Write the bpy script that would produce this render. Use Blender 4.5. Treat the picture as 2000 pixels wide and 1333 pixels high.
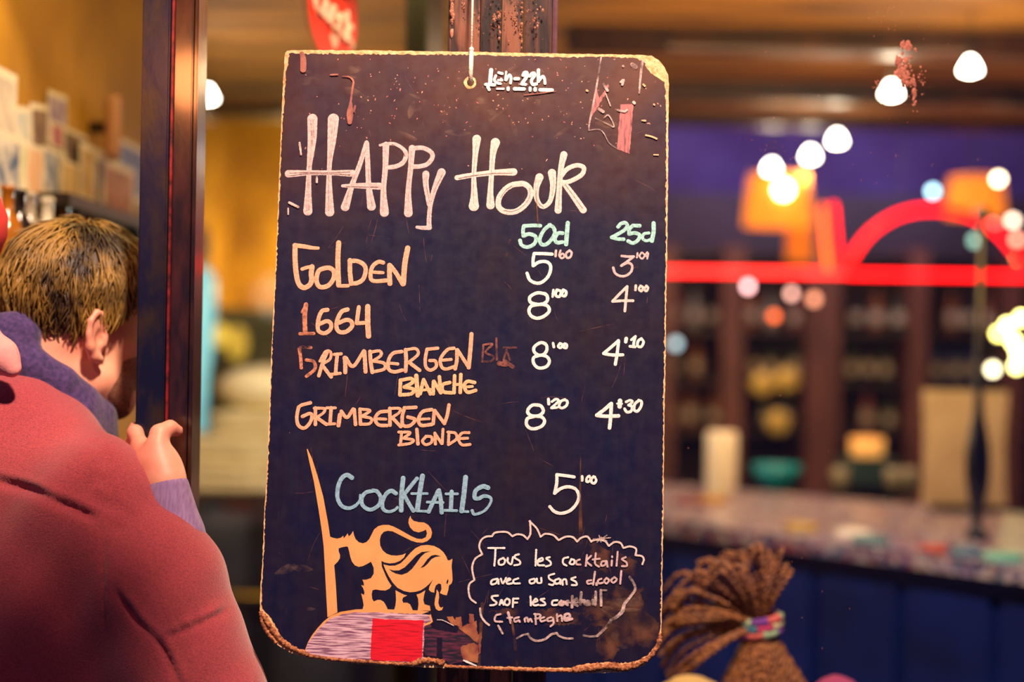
import bpy, bmesh, math, random
import numpy as np
from mathutils import Vector, Matrix, noise
from mathutils.geometry import tessellate_polygon

for o in list(bpy.data.objects): bpy.data.objects.remove(o)
SC = bpy.context.scene
COL = SC.collection
R = random.Random(7)

# ---------------------------------------------------------------- camera
F = 50 / 36 * 2000.0
CAM = Vector((0, 0, 1.55))
ROLL = math.radians(1.0)
rx = Vector((math.cos(ROLL), 0, math.sin(ROLL)))
ux = Vector((-math.sin(ROLL), 0, math.cos(ROLL)))
FW = Vector((0, 1, 0))
cd = bpy.data.cameras.new('camera'); cam = bpy.data.objects.new('camera', cd); COL.objects.link(cam)
cam.matrix_world = Matrix(((rx.x, ux.x, 0, 0), (rx.y, ux.y, -1, 0), (rx.z, ux.z, 0, 1.55), (0, 0, 0, 1)))
cd.lens = 50; cd.sensor_width = 36; cd.sensor_fit = 'HORIZONTAL'; cd.clip_start = 0.05; cd.clip_end = 60
cd.dof.use_dof = True; cd.dof.focus_distance = 1.85; cd.dof.aperture_fstop = 1.32; cd.dof.aperture_blades = 0
SC.camera = cam

def P(px, py, d):
    """point seen at photo pixel px,py at distance d in front of the street-side viewpoint"""
    return CAM + d * (rx * ((px - 1000) / F) - ux * ((py - 666.5) / F) + FW)

# ---------------------------------------------------------------- world, lights, exposure
W = bpy.data.worlds.new('dusk'); SC.world = W; W.use_nodes = True
bg = W.node_tree.nodes['Background']
bg.inputs[0].default_value = (0.07, 0.11, 0.42, 1); bg.inputs[1].default_value = 0.37

def light(name, kind, loc, energy, color, target=None, size=0.3, size_y=None, spread=None):
    l = bpy.data.lights.new(name, kind); l.energy = energy; l.color = color
    if kind == 'AREA':
        l.size = size
        if size_y: l.shape = 'RECTANGLE'; l.size_y = size_y
        if spread: l.spread = math.radians(spread)
    else: l.shadow_soft_size = size
    o = bpy.data.objects.new(name, l); COL.objects.link(o); o.location = loc
    if target is not None: o.rotation_euler = (Vector(target) - Vector(loc)).to_track_quat('-Z', 'Y').to_euler()
    return o
# warm street lamp over the pavement, unseen orange lamp, the room's lamps, and added unseen fills
light('street_lamp_light', 'AREA', (0.25, 0.45, 3.7), 185, (1.0, 0.70, 0.52), (0.0, 1.9, 1.5), 0.2, 0.2)
light('orange_lamp_light', 'POINT', (-0.60, 1.26, 2.02), 4.5, (1.0, 0.30, 0.09), size=0.05)  # unseen orange lamp, set where the jamb mirrors it as a highlight
light('room_light_front', 'AREA', (-0.45, 2.55, 2.46), 6, (1.0, 0.68, 0.2), (-0.6, 2.7, 0), 0.4)
light('room_light_hall', 'AREA', (0.9, 4.6, 2.44), 30, (1.0, 0.60, 0.30), (0.9, 4.6, 0), 0.9)
light('room_light_back', 'POINT', (-1.16, 8.1, 1.90), 34, (1.0, 0.70, 0.26), size=0.08)
light('blanket_fill_light', 'POINT', (-0.74, 4.55, 1.68), 26, (1.0, 0.90, 0.70), size=0.08)  # unseen fill added to brighten the cream blankets
light('bar_fill_light', 'POINT', (0.95, 3.75, 1.95), 5, (1.0, 0.80, 0.58), size=0.06)  # unseen fill added over the bar to lift the candle and card
light('blue_room_light', 'AREA', (1.6, 7.0, 3.0), 40, (0.50, 0.42, 1.0), (1.6, 8.6, 1.9), 1.6)
light('braid_fill_light', 'POINT', (0.42, 2.35, 2.3), 5, (1.0, 0.62, 0.30), size=0.04)  # unseen fill added to warm the braids
light('amber_ceiling_fill', 'AREA', (0.9, 3.4, 1.9), 22, (1.0, 0.58, 0.12), (0.9, 4.4, 2.5), 0.7)  # unseen upward fill added to turn the ceiling amber
SC.view_settings.view_transform = 'Standard'; SC.view_settings.look = 'None'
SC.view_settings.gamma = 1; SC.view_settings.exposure = 0.0; SC.view_settings.use_curve_mapping = False

# ---------------------------------------------------------------- helpers
def lin(c):
    return tuple(((v / 255) / 12.92 if v / 255 <= 0.04045 else ((v / 255 + 0.055) / 1.055) ** 2.4) for v in c)
MATS = {}
def mat(name, rgb, rough=0.6, metal=0.0, emis=None, estr=0.0, var=0.0, scale=30.0, bump=0.0, rgb2=None,
        stretch=(1, 1, 1), coat=0.0, sheen=0.0, spec=0.5, sss=0.0, alpha_noise=None, detail=6, thr=(0.35, 0.65), coords='Object'):
    """procedural principled material; rgb in 0..255 display values"""
    if name in MATS: return MATS[name]
    m = bpy.data.materials.new(name); m.use_nodes = True; nt = m.node_tree; b = nt.nodes['Principled BSDF']
    c = lin(rgb)
    b.inputs['Base Color'].default_value = (*c, 1)
    b.inputs['Roughness'].default_value = rough; b.inputs['Metallic'].default_value = metal
    b.inputs['Specular IOR Level'].default_value = spec
    if coat: b.inputs['Coat Weight'].default_value = coat; b.inputs['Coat Roughness'].default_value = 0.12
    if sheen: b.inputs['Sheen Weight'].default_value = sheen; b.inputs['Sheen Roughness'].default_value = 0.5
    if sss: b.inputs['Subsurface Weight'].default_value = sss; b.inputs['Subsurface Radius'].default_value = (0.02, 0.006, 0.003); b.inputs['Subsurface Scale'].default_value = 0.6
    if emis: b.inputs['Emission Color'].default_value = (*lin(emis), 1); b.inputs['Emission Strength'].default_value = estr
    tc = nt.nodes.new('ShaderNodeTexCoord'); mp = nt.nodes.new('ShaderNodeMapping'); mp.inputs['Scale'].default_value = stretch
    nt.links.new(tc.outputs[coords], mp.inputs['Vector'])
    nz = nt.nodes.new('ShaderNodeTexNoise'); nz.inputs['Scale'].default_value = scale; nz.inputs['Detail'].default_value = detail
    nt.links.new(mp.outputs[0], nz.inputs['Vector'])
    if var or rgb2:
        c2 = lin(rgb2) if rgb2 else tuple(v * (1 - var) for v in c)
        rp = nt.nodes.new('ShaderNodeValToRGB'); rp.color_ramp.elements[0].position = thr[0]; rp.color_ramp.elements[1].position = thr[1]
        rp.color_ramp.elements[0].color = (*c2, 1); rp.color_ramp.elements[1].color = (*c, 1)
        nt.links.new(nz.outputs['Fac'], rp.inputs[0]); nt.links.new(rp.outputs[0], b.inputs['Base Color'])
    if bump:
        bp = nt.nodes.new('ShaderNodeBump'); bp.inputs['Strength'].default_value = bump; bp.inputs['Distance'].default_value = 0.003
        nt.links.new(nz.outputs['Fac'], bp.inputs['Height']); nt.links.new(bp.outputs[0], b.inputs['Normal'])
    if alpha_noise:
        lo, hi, s, st = alpha_noise
        mp2 = nt.nodes.new('ShaderNodeMapping'); mp2.inputs['Scale'].default_value = st
        nt.links.new(tc.outputs[coords], mp2.inputs['Vector'])
        n2 = nt.nodes.new('ShaderNodeTexNoise'); n2.inputs['Scale'].default_value = s; n2.inputs['Detail'].default_value = 8
        nt.links.new(mp2.outputs[0], n2.inputs['Vector'])
        mr = nt.nodes.new('ShaderNodeMapRange'); mr.inputs['From Min'].default_value = lo; mr.inputs['From Max'].default_value = hi
        nt.links.new(n2.outputs['Fac'], mr.inputs['Value']); nt.links.new(mr.outputs[0], b.inputs['Alpha'])
    MATS[name] = m
    return m

def empty(name, loc=(0, 0, 0), label=None, cat=None, group=None, kind=None, mw=None):
    o = bpy.data.objects.new(name, None); COL.objects.link(o)
    if mw is not None: o.matrix_world = mw
    else: o.location = loc
    o.empty_display_size = 0.05
    tag(o, label, cat, group, kind)
    return o
def tag(o, label=None, cat=None, group=None, kind=None):
    if label: o['label'] = label
    if cat: o['category'] = cat
    if group: o['group'] = group
    if kind: o['kind'] = kind
    return o
def mesh(name, vs, fs, m, parent=None, smooth=False, world=True, label=None):
    """one mesh object; vs are world coordinates unless world=False"""
    me = bpy.data.meshes.new(name)
    if parent is not None and world:
        inv = wmat(parent).inverted(); vs = [inv @ Vector(v) for v in vs]
    me.from_pydata([tuple(v) for v in vs], [], fs)
    if smooth: me.shade_smooth()
    me.materials.append(m); me.update()
    o = bpy.data.objects.new(name, me); COL.objects.link(o)
    if parent is not None: o.parent = parent
    if label: o['label'] = label
    return o
def wmat(o):
    m = o.matrix_basis.copy(); p = o.parent
    while p: m = p.matrix_basis @ m; p = p.parent
    return m
class G:
    """collects shapes into one vertex/face list"""
    def __init__(s): s.v = []; s.f = []
    def add(s, vs, fs):
        k = len(s.v); s.v += [Vector(v) for v in vs]; s.f += [tuple(i + k for i in f) for f in fs]; return s
    def box(s, x0, x1, y0, y1, z0, z1, b=0.0):
        bm = bmesh.new(); bmesh.ops.create_cube(bm, size=1)
        for v in bm.verts: v.co = Vector(((x0 + x1) / 2 + v.co.x * (x1 - x0), (y0 + y1) / 2 + v.co.y * (y1 - y0), (z0 + z1) / 2 + v.co.z * (z1 - z0)))
        if b: bmesh.ops.bevel(bm, geom=bm.edges[:], offset=b, segments=2, affect='EDGES')
        return s.bm(bm)
    def bm(s, bm):
        bm.verts.index_update(); s.add([v.co.copy() for v in bm.verts], [[v.index for v in f.verts] for f in bm.faces]); bm.free(); return s
    def tube(s, pts, rad, n=8, cap=True):
        pts = [Vector(p) for p in pts]; m = len(pts)
        if not hasattr(rad, '__len__'): rad = [rad] * m
        k = len(s.v); up = Vector((0.13, 0.21, 0.97))
        t0 = (pts[1] - pts[0]).normalized(); a = t0.cross(up); 
        if a.length < 1e-3: a = t0.cross(Vector((1, 0, 0)))
        a.normalize()
        for i, p in enumerate(pts):
            t = (pts[min(i + 1, m - 1)] - pts[max(i - 1, 0)]).normalized()
            a = (a - t * a.dot(t)).normalized(); b = t.cross(a)
            for j in range(n):
                an = 2 * math.pi * j / n
                s.v.append(p + (a * math.cos(an) + b * math.sin(an)) * rad[i])
        for i in range(m - 1):
            for j in range(n):
                s.f.append((k + i * n + j, k + i * n + (j + 1) % n, k + (i + 1) * n + (j + 1) % n, k + (i + 1) * n + j))
        if cap:
            s.f.append(tuple(k + j for j in reversed(range(n)))); s.f.append(tuple(k + (m - 1) * n + j for j in range(n)))
        return s
    def lathe(s, c, prof, n=20, ax=(0, 0, 1)):
        """prof: list of (radius, height) about axis ax from point c"""
        c = Vector(c); ax = Vector(ax).normalized(); a = ax.orthogonal().normalized(); b = ax.cross(a); k = len(s.v)
        for r, h in prof:
            for j in range(n):
                an = 2 * math.pi * j / n; s.v.append(c + ax * h + (a * math.cos(an) + b * math.sin(an)) * max(r, 1e-5))
        for i in range(len(prof) - 1):
            for j in range(n): s.f.append((k + i * n + j, k + i * n + (j + 1) % n, k + (i + 1) * n + (j + 1) % n, k + (i + 1) * n + j))
        return s
    def ball(s, c, r, n=12, sc=(1, 1, 1)):
        m = n // 2; prof = [(math.sin(math.pi * i / m), -math.cos(math.pi * i / m)) for i in range(m + 1)]
        k = len(s.v); s.lathe((0, 0, 0), prof, n)
        for i in range(k, len(s.v)): q = s.v[i]; s.v[i] = Vector(c) + Vector((q.x * sc[0], q.y * sc[1], q.z * sc[2])) * r
        return s
    def make(s, name, m, parent=None, smooth=False, label=None, world=True): return mesh(name, s.v, s.f, m, parent, smooth, world, label)
def cr(pts, step=1.5):
    """Catmull-Rom resample of tuples (x, y[, w])"""
    pts = [np.array(p, float) for p in pts]
    if len(pts) == 2:
        n = max(2, int(np.linalg.norm((pts[1] - pts[0])[:2]) / step) + 1)
        return [pts[0] + (pts[1] - pts[0]) * t for t in np.linspace(0, 1, n)]
    q = [2 * pts[0] - pts[1]] + pts + [2 * pts[-1] - pts[-2]]; out = []
    for i in range(1, len(q) - 2):
        n = max(2, int(np.linalg.norm((q[i + 1] - q[i])[:2]) / step) + 1)
        for t in np.linspace(0, 1, n, endpoint=False):
            out.append(0.5 * (2 * q[i] + (q[i + 1] - q[i - 1]) * t + (2 * q[i - 1] - 5 * q[i] + 4 * q[i + 1] - q[i + 2]) * t * t + (-q[i - 1] + 3 * q[i] - 3 * q[i + 1] + q[i + 2]) * t ** 3))
    out.append(pts[-1]); return out
# ================================================================ the shop room behind the glass
M_OCHRE = mat('ochre_wall', (190, 140, 14), 0.75, rgb2=(150, 104, 10), scale=3, bump=0.1)
M_CEIL = mat('stained_wood_ceiling', (158, 104, 26), 0.85, rgb2=(76, 46, 14), scale=4, stretch=(0.4, 3, 1), bump=0.1)
M_BLUEWALL = mat('violet_wall', (120, 96, 150), 0.8, rgb2=(96, 66, 116), scale=2)
M_FLOOR = mat('dark_floor', (60, 46, 40), 0.4, rgb2=(38, 30, 28), scale=8)
M_STREET = mat('pavement', (70, 68, 72), 0.8, rgb2=(50, 48, 54), scale=30)
M_DKWOOD = mat('dark_wood', (58, 34, 22), 0.45, rgb2=(34, 20, 14), scale=14, stretch=(1, 1, 0.2), bump=0.2)
M_BRWOOD = mat('red_brown_wood', (128, 80, 62), 0.5, rgb2=(90, 52, 40), scale=14, stretch=(1, 1, 0.2))
def struct(name, g, m, parent=None, smooth=False):
    o = g.make(name, m, parent, smooth=smooth)
    if parent is None: o['kind'] = 'structure'
    return o
struct('floor', G().box(-1.8, 3.5, 2.02, 8.7, -0.1, 0.0), M_FLOOR)
struct('ground', G().box(-6, 6, -5, 2.02, -0.15, -0.02), M_STREET)
struct('wall_left', G().box(-1.0, -0.9, 2.02, 3.75, 0, 3.4), M_OCHRE)
struct('wall_left_rear', G().box(-1.8, -1.7, 3.65, 8.7, 0, 3.4), M_OCHRE)
struct('wall_return', G().box(-1.7, -1.0, 3.65, 3.75, 0, 3.4), M_OCHRE)
struct('wall_back', G().box(-1.8, 0.6, 8.6, 8.7, 0, 3.4), M_OCHRE)
struct('wall_back_right', G().box(0.6, 3.5, 8.58, 8.7, 0, 3.4), M_BLUEWALL)
struct('wall_right', G().box(3.4, 3.5, 2.02, 8.6, 0, 3.4), M_BLUEWALL)
struct('ceiling', G().box(-1.8, 3.4, 2.02, 5.9, 2.5, 2.6), M_CEIL)
struct('ceiling_back', G().box(-1.8, 3.4, 5.9, 8.6, 3.3, 3.4), M_BLUEWALL)
struct('wall_bulkhead', G().box(-1.7, 3.4, 5.86, 5.96, 2.46, 3.3), M_DKWOOD)
struct('wall_front', G().box(-1.32, 3.5, 1.93, 2.02, 2.62, 3.4), M_DKWOOD)
struct('trim_1', G().box(0.10, 3.4, 1.955, 2.015, 0, 0.62), M_DKWOOD)
for i, y in enumerate((4.25, 5.1)):
    struct('trim_%d' % (i + 2), G().box(0.15, 3.4, y, y + 0.09, 2.43, 2.5, 0.005), M_DKWOOD)

# --- unseen cloth added over the doorway to shade the lower left of the coat
va = empty('shade_cloth', (-0.65, 1.13, 1.9), 'dark cloth added out of view above the doorway to shade the coat', 'shade cloth')
N = 40; vv = []
for i in range(N + 1):
    x = -1.25 + 1.165 * i / N; y = 1.13 + .012 * math.sin(i * .9)
    zlo = 1.93 + .02 * abs(math.sin(math.pi * i / 5)); zhi = 2.475 - .05 * max(0, (i - 30) / 10)
    vv += [(x, y, zlo), (x, y, zhi), (x, y + .006, zhi), (x, y + .006, zlo)]
ff = [(0, 1, 2, 3), (N * 4 + 3, N * 4 + 2, N * 4 + 1, N * 4)]
for i in range(N):
    a = i * 4
    for q in range(4): ff.append((a + q, a + 4 + q, a + 4 + (q + 1) % 4, a + (q + 1) % 4))
mesh('cloth', vv, ff, mat('navy_canvas', (26, 28, 48), .9), va, smooth=False)
G().tube([(-1.3, 1.133, 2.48), (-.07, 1.133, 2.47)], .014, 8).make('front_rail', MATS['dark_wood'], va)
for x in (-1.2, -.12): G().tube([(x, 1.133, 2.48), (x, 1.94, 2.9)], .010, 8).make('arm', MATS['dark_wood'], va)
# --- glass
def glass_mat():
    m = bpy.data.materials.new('window_glass'); m.use_nodes = True; nt = m.node_tree; nt.nodes.clear()
    o = nt.nodes.new('ShaderNodeOutputMaterial'); t = nt.nodes.new('ShaderNodeBsdfTransparent'); gl = nt.nodes.new('ShaderNodeBsdfGlossy')
    t.inputs[0].default_value = (0.95, 0.96, 0.97, 1); gl.inputs['Roughness'].default_value = 0.03; gl.inputs['Color'].default_value = (1, 1, 1, 1)
    fr = nt.nodes.new('ShaderNodeFresnel'); fr.inputs[0].default_value = 1.5
    mx = nt.nodes.new('ShaderNodeMixShader'); ge = nt.nodes.new('ShaderNodeNewGeometry'); s1 = nt.nodes.new('ShaderNodeMath'); s1.operation = 'SUBTRACT'; s1.inputs[0].default_value = 1; nt.links.new(ge.outputs['Backfacing'], s1.inputs[1]); m1 = nt.nodes.new('ShaderNodeMath'); m1.operation = 'MULTIPLY'; nt.links.new(fr.outputs[0], m1.inputs[0]); nt.links.new(s1.outputs[0], m1.inputs[1]); nt.links.new(m1.outputs[0], mx.inputs[0]); nt.links.new(t.outputs[0], mx.inputs[1]); nt.links.new(gl.outputs[0], mx.inputs[2])
    nt.links.new(mx.outputs[0], o.inputs[0]); return m
M_GLASS = glass_mat()

# --- central window post with peeling paint, glass pane beside it
M_PEEL = mat('peeling_paint', (128, 78, 56), 0.5, rgb2=(46, 22, 22), scale=70, stretch=(1, 1, 0.14), bump=0.9, thr=(0.44, 0.58), detail=10)
M_PEELD = mat('dark_peeling_paint', (92, 54, 42), 0.45, rgb2=(30, 16, 18), scale=60, stretch=(1, 1, 0.12), bump=0.9, thr=(0.44, 0.6), detail=10)
win = empty('window_1', (0.0, 1.95, 0.0), kind='structure')
YP = 1.935
def xat(px, y=YP): return (px - 1000) / F * y
zt, zb = 2.62, 0.0
xs = lambda px: xat(px) - (2.02 - 1.55) * 0  # pixel column read at the top edge of the photograph
def post_piece(name, p0, p1, y0, y1, m, b=0.002):
    off = 0.466 * math.tan(ROLL)
    G().box(xat(p0) - off, xat(p1) - off, y0, y1, zb, zt, b).make(name, m, win)
post_piece('frame_post', 880, 938, YP - 0.006, YP + 0.07, M_PEEL)
post_piece('frame_post', 940, 980, YP + 0.002, YP + 0.07, M_PEELD)
post_piece('frame_post', 982, 1022, YP - 0.004, YP + 0.07, M_PEEL)
post_piece('frame_post', 1025, 1079, YP + 0.004, YP + 0.07, M_PEELD)
post_piece('glazing_bead', 1081, 1090, YP + 0.01, YP + 0.06, mat('violet_brown_bead', (84, 40, 58), 0.5, bump=0.5))
post_piece('glazing_bead', 876, 880, YP + 0.0, YP + 0.06, M_PEELD)
XG = xat(1090)
G().box(XG - 0.01, 1.9, 1.985, 1.989, 0.62, zt).make('glass_pane', M_GLASS, win)
ch = G(); rc = random.Random(77)
def flake(px, py, r, el, d):
    c_0 = P(px, py, d); k = len(ch.v); ch.v.append(c_0 + Vector((0, -.001, 0)))
    for i in range(7):
        a = 2 * math.pi * i / 7; q = rc.uniform(.5, 1.2) * r / 1440; ch.v.append(c_0 + Vector((q * math.cos(a), 0.0006, q * el * math.sin(a))))
    ch.f.extend([(k, k + 1 + (i + 1) % 7, k + 1 + i) for i in range(7)])
for (cx, cy, sx, sy, n, r) in [(883, 25, 2, 28, 34, 3.2), (975, 30, 2, 30, 18, 2.2), (1019, 50, 1.5, 45, 22, 2.2), (935, 45, 4, 14, 14, 1.8), (965, 40, 4, 14, 14, 1.8), (1008, 45, 4, 16, 18, 1.8), (990, 30, 60, 30, 60, 1.4), (1040, 30, 20, 30, 30, 2), (905, 20, 6, 16, 12, 1.6)]:
    for i in range(n):
        x, y = rc.gauss(cx, sx * .6), rc.gauss(cy, sy * .7)
        if 881 < x < 1078 and not any(abs(x - e) < 2.5 for e in (939, 981, 1023)): flake(x, y, r * rc.uniform(.4, 1.2), rc.uniform(1, 2.6), YP - .0075)
o = ch.make('old_paint', mat('old_pink_paint', (206, 146, 120), .7, rgb2=(160, 96, 70), scale=80), win); o['kind'] = 'stuff'; o['label'] = 'pale chips of old paint on the post'
M_RESID = mat('paint_residue', (178, 104, 84), 0.8, rgb2=(130, 70, 60), scale=90, bump=0.4)
rr = random.Random(5); g = G()
def blob(g, px, py, r, d=1.9845, rr=rr, n=7, el=1.0):
    c = P(px, py, d); 
    k = len(g.v); g.v.append(c + Vector((0, -0.0008, 0)))
    for i in range(n):
        a = 2 * math.pi * i / n; q = rr.uniform(.55, 1.25) * r / 1400
        g.v.append(c + Vector((q * math.cos(a), 0, q * el * math.sin(a))))
    g.f += [(k, k + 1 + (i + 1) % n, k + 1 + i) for i in range(n)]
for (cx, cy, sx, sy, n, r) in [(1770, 92, 9, 9, 16, 4), (1757, 120, 8, 14, 22, 4), (1760, 140, 8, 8, 20, 4.5), (1768, 155, 9, 8, 16, 4), (1779, 130, 2, 25, 14, 2.2), (1783, 160, 5, 10, 16, 3), (1786, 195, 3, 16, 18, 3), (1712, 165, 5, 8, 14, 1.8), (1802, 155, 7, 14, 20, 1.5), (1760, 190, 25, 25, 30, 1), (1740, 30, 30, 20, 30, 1), (1510, 300, 40, 40, 40, .8), (1650, 250, 200, 200, 90, .8), (1560, 1000, 250, 250, 60, .8)]:
    for i in range(n): blob(g, rr.gauss(cx, sx * .7), rr.gauss(cy, sy * .7), r * rr.uniform(.5, 1.3), el=rr.uniform(.8, 1.8))
o = g.make('paint_residue', M_RESID, win); o['kind'] = 'stuff'; o['label'] = 'pinkish flakes of old paint stuck to the glass'

# --- door post on the left with its brown inner jamb, and the glazed leaf swung into the room
door = empty('door_1', (-0.46, 1.95, 0), kind='structure')
off = 0.466 * math.tan(ROLL)
M_BLACKBLUE = mat('blue_black_enamel', (15, 19, 46), 0.35, rgb2=(50, 38, 28), scale=24, stretch=(1, 1, 0.5), bump=0.35, thr=(0.38, 0.56), detail=10)
M_JAMB = mat('brown_enamel', (66, 32, 22), 0.30, rgb2=(34, 20, 16), scale=60, stretch=(1, 1, 0.3), bump=0.25, detail=8, coat=1.0)
M_REDEDGE = mat('red_edge', (150, 40, 44), 0.4, rgb2=(70, 24, 30), scale=60, bump=0.4)
yd = 1.95
def dp(name, p0, p1, y0, y1, m, b=0.0015): return G().box(xat(p0, yd) - off, xat(p1, yd) - off, y0, y1, 0, zt, b).make(name, m, door)
dp('door_post', 286, 340, yd - 0.02, yd + 0.05, M_BLACKBLUE, 0.002)
dp('edge_strip', 341.5, 346, yd - 0.014, yd + 0.05, M_REDEDGE, 0.0008)
dp('jamb', 347, 382, yd - 0.010, yd + 0.05, M_JAMB)
dp('jamb_bead', 383.5, 391, yd - 0.006, yd + 0.05, M_JAMB)
dp('edge_strip', 284.3, 286, yd - 0.012, yd + 0.05, mat('worn_grey_edge', (90, 84, 80), 0.5), 0.0004)
H0 = Vector((xat(391, yd) - off - 0.03, 2.0, 0)); DD = Vector((math.cos(math.radians(72)), math.sin(math.radians(72)), 0)); DN = Vector((DD.y, -DD.x, 0))
def leaf(name, t0, t1, z0, z1, th, m, o=0.0):
    vs = []
    for z in (z0, z1):
        for (t, n) in ((t0, -th / 2), (t1, -th / 2), (t1, th / 2), (t0, th / 2)): vs.append(H0 + DD * t + DN * (n + o) + Vector((0, 0, z)))
    return mesh(name, vs, [(0, 3, 2, 1), (4, 5, 6, 7), (0, 1, 5, 4), (1, 2, 6, 5), (2, 3, 7, 6), (3, 0, 4, 7)], m, door)
M_DKGREEN = mat('dark_green_frame', (20, 24, 18), 0.4, rgb2=(12, 14, 12), scale=20)
leaf('leaf_stile', 0.0, 0.02, 0.02, 2.55, 0.04, M_DKGREEN)
leaf('leaf_stile', 0.86, 0.95, 0.02, 2.55, 0.045, M_DKGREEN)
leaf('leaf_rail', 0.02, 0.86, 2.47, 2.55, 0.04, M_DKGREEN)
leaf('leaf_rail', 0.02, 0.86, 0.02, 0.25, 0.04, M_DKGREEN)
leaf('glass_pane', 0.02, 0.86, 0.25, 2.47, 0.005, M_GLASS)
# round red sticker on the swung leaf
stk = empty('round_sticker', label='round red sticker with a white word and heart on the swung door glass', cat='sticker', mw=Matrix.Translation(Vector((0, 0, 0))))
def on_leaf(px, py, h=0.004):
    d = rx * ((px - 1000) / F) - ux * ((py - 666.5) / F) + FW
    t = (H0 + DN * h - CAM).dot(DN) / d.dot(DN); return CAM + d * t
M_STRED = mat('sticker_red', (255, 42, 6), 0.4); M_STW = mat('sticker_cream', (246, 200, 160), 0.5); M_STP = mat('sticker_pink', (236, 96, 66), 0.5)
c = on_leaf(652, 16); lz = Vector((0, 0, 1)); R0 = 0.100
def disc(name, c, r, m, h, par):
    vs = [c + DN * h] + [c + DN * h + DD * (r * math.cos(a)) + lz * (r * math.sin(a)) for a in [2 * math.pi * i / 48 for i in range(48)]]
    vs += [v - DN * 0.0004 for v in vs]
    fs = [(0, 1 + (i + 1) % 48, 1 + i) for i in range(48)] + [(1 + i, 1 + (i + 1) % 48, 50 + (i + 1) % 48, 50 + i) for i in range(48)]
    return mesh(name, vs, fs, m, par)
disc('disc', c, R0, M_STRED, 0.0, stk)
def lstroke(name, strokes, m, w=0.004, h=0.0012):
    g = G()
    for s in strokes:
        pts = cr([tuple(map(float, p.split(','))) for p in s.split()], 0.08)
        Q = [c + DN * h + DD * (p[0] * R0) + lz * ((p[1] * 1.15 - p[0] * .22 - .08) * R0) for p in pts]
        g.tube(Q, w / 2, 5)
    return g.make(name, m, stk)
lstroke('word', ["-.52,.02 -.62,.10 -.72,.02 -.74,-.14 -.66,-.24 -.54,-.18", "-.42,.22 -.42,-.24", "-.42,-.08 -.33,.02 -.25,-.06 -.25,-.24", "-.14,-.1 .06,-.08 .04,.04 -.06,.06 -.14,-.06 -.12,-.2 -.02,-.25 .08,-.2", ".38,.0 .28,.06 .19,-.04 .19,-.16 .28,-.25 .38,-.2", ".5,.22 .5,-.25", ".7,.05 .52,-.09 .72,-.26"], M_STW, 0.0125)
lstroke('small_words', ["-.45,.42 .55,.42", "-.3,.33 .1,.33"], M_STP, 0.008)
hv = []
for i in range(40):
    a = 2 * math.pi * i / 40; x = 16 * math.sin(a) ** 3; z = 13 * math.cos(a) - 5 * math.cos(2 * a) - 2 * math.cos(3 * a) - math.cos(4 * a)
    hv.append(c + DN * 0.0012 + DD * (x * 0.011 * R0 + 0.02 * R0) + lz * ((z * 0.010 - 0.56) * R0))
mesh('heart', hv, [tuple(reversed(range(40)))], M_STW, stk)

# ================================================================ inside, left: ochre wall with cards, shelf
def onX(px, py, X):
    d = rx * ((px - 1000) / F) - ux * ((py - 666.5) / F) + FW; return CAM + d * (X / d.x)
def onZ(px, py, Z):
    d = rx * ((px - 1000) / F) - ux * ((py - 666.5) / F) + FW; return CAM + d * ((Z - 1.55) / d.z)
M_CARDW = mat('card_white', (226, 214, 190), 0.7)
CI = [0]
def card(px, py, w, h, rgb, rgb2, label, tilt=0.0):
    w *= 1.3
    CI[0] += 1; c = onX(px, py, -0.8995 + .0016 * CI[0])
    t = empty('postcard', c, label, 'postcard', 'postcards pinned to the ochre wall')
    def quad(w, h, x, name, m):
        Y = Vector((0, math.cos(tilt), math.sin(tilt))); Z = Vector((0, -math.sin(tilt), math.cos(tilt)))
        vs = [c + Vector((x, 0, 0)) + Y * a * w / 2 + Z * b * h / 2 for a, b in ((-1, -1), (1, -1), (1, 1), (-1, 1))]
        vs += [v + Vector((0.0006, 0, 0)) for v in vs]
        mesh(name, vs, [(3, 2, 1, 0), (4, 5, 6, 7), (0, 1, 5, 4), (1, 2, 6, 5), (2, 3, 7, 6), (3, 0, 4, 7)], m, t)
    quad(w, h, 0, 'sheet', M_CARDW)
    quad(w * .84, h * .8, 0.0007, 'picture', mat('card_%d_%d_%d' % rgb, rgb, 0.6, rgb2=rgb2, scale=25))
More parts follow.
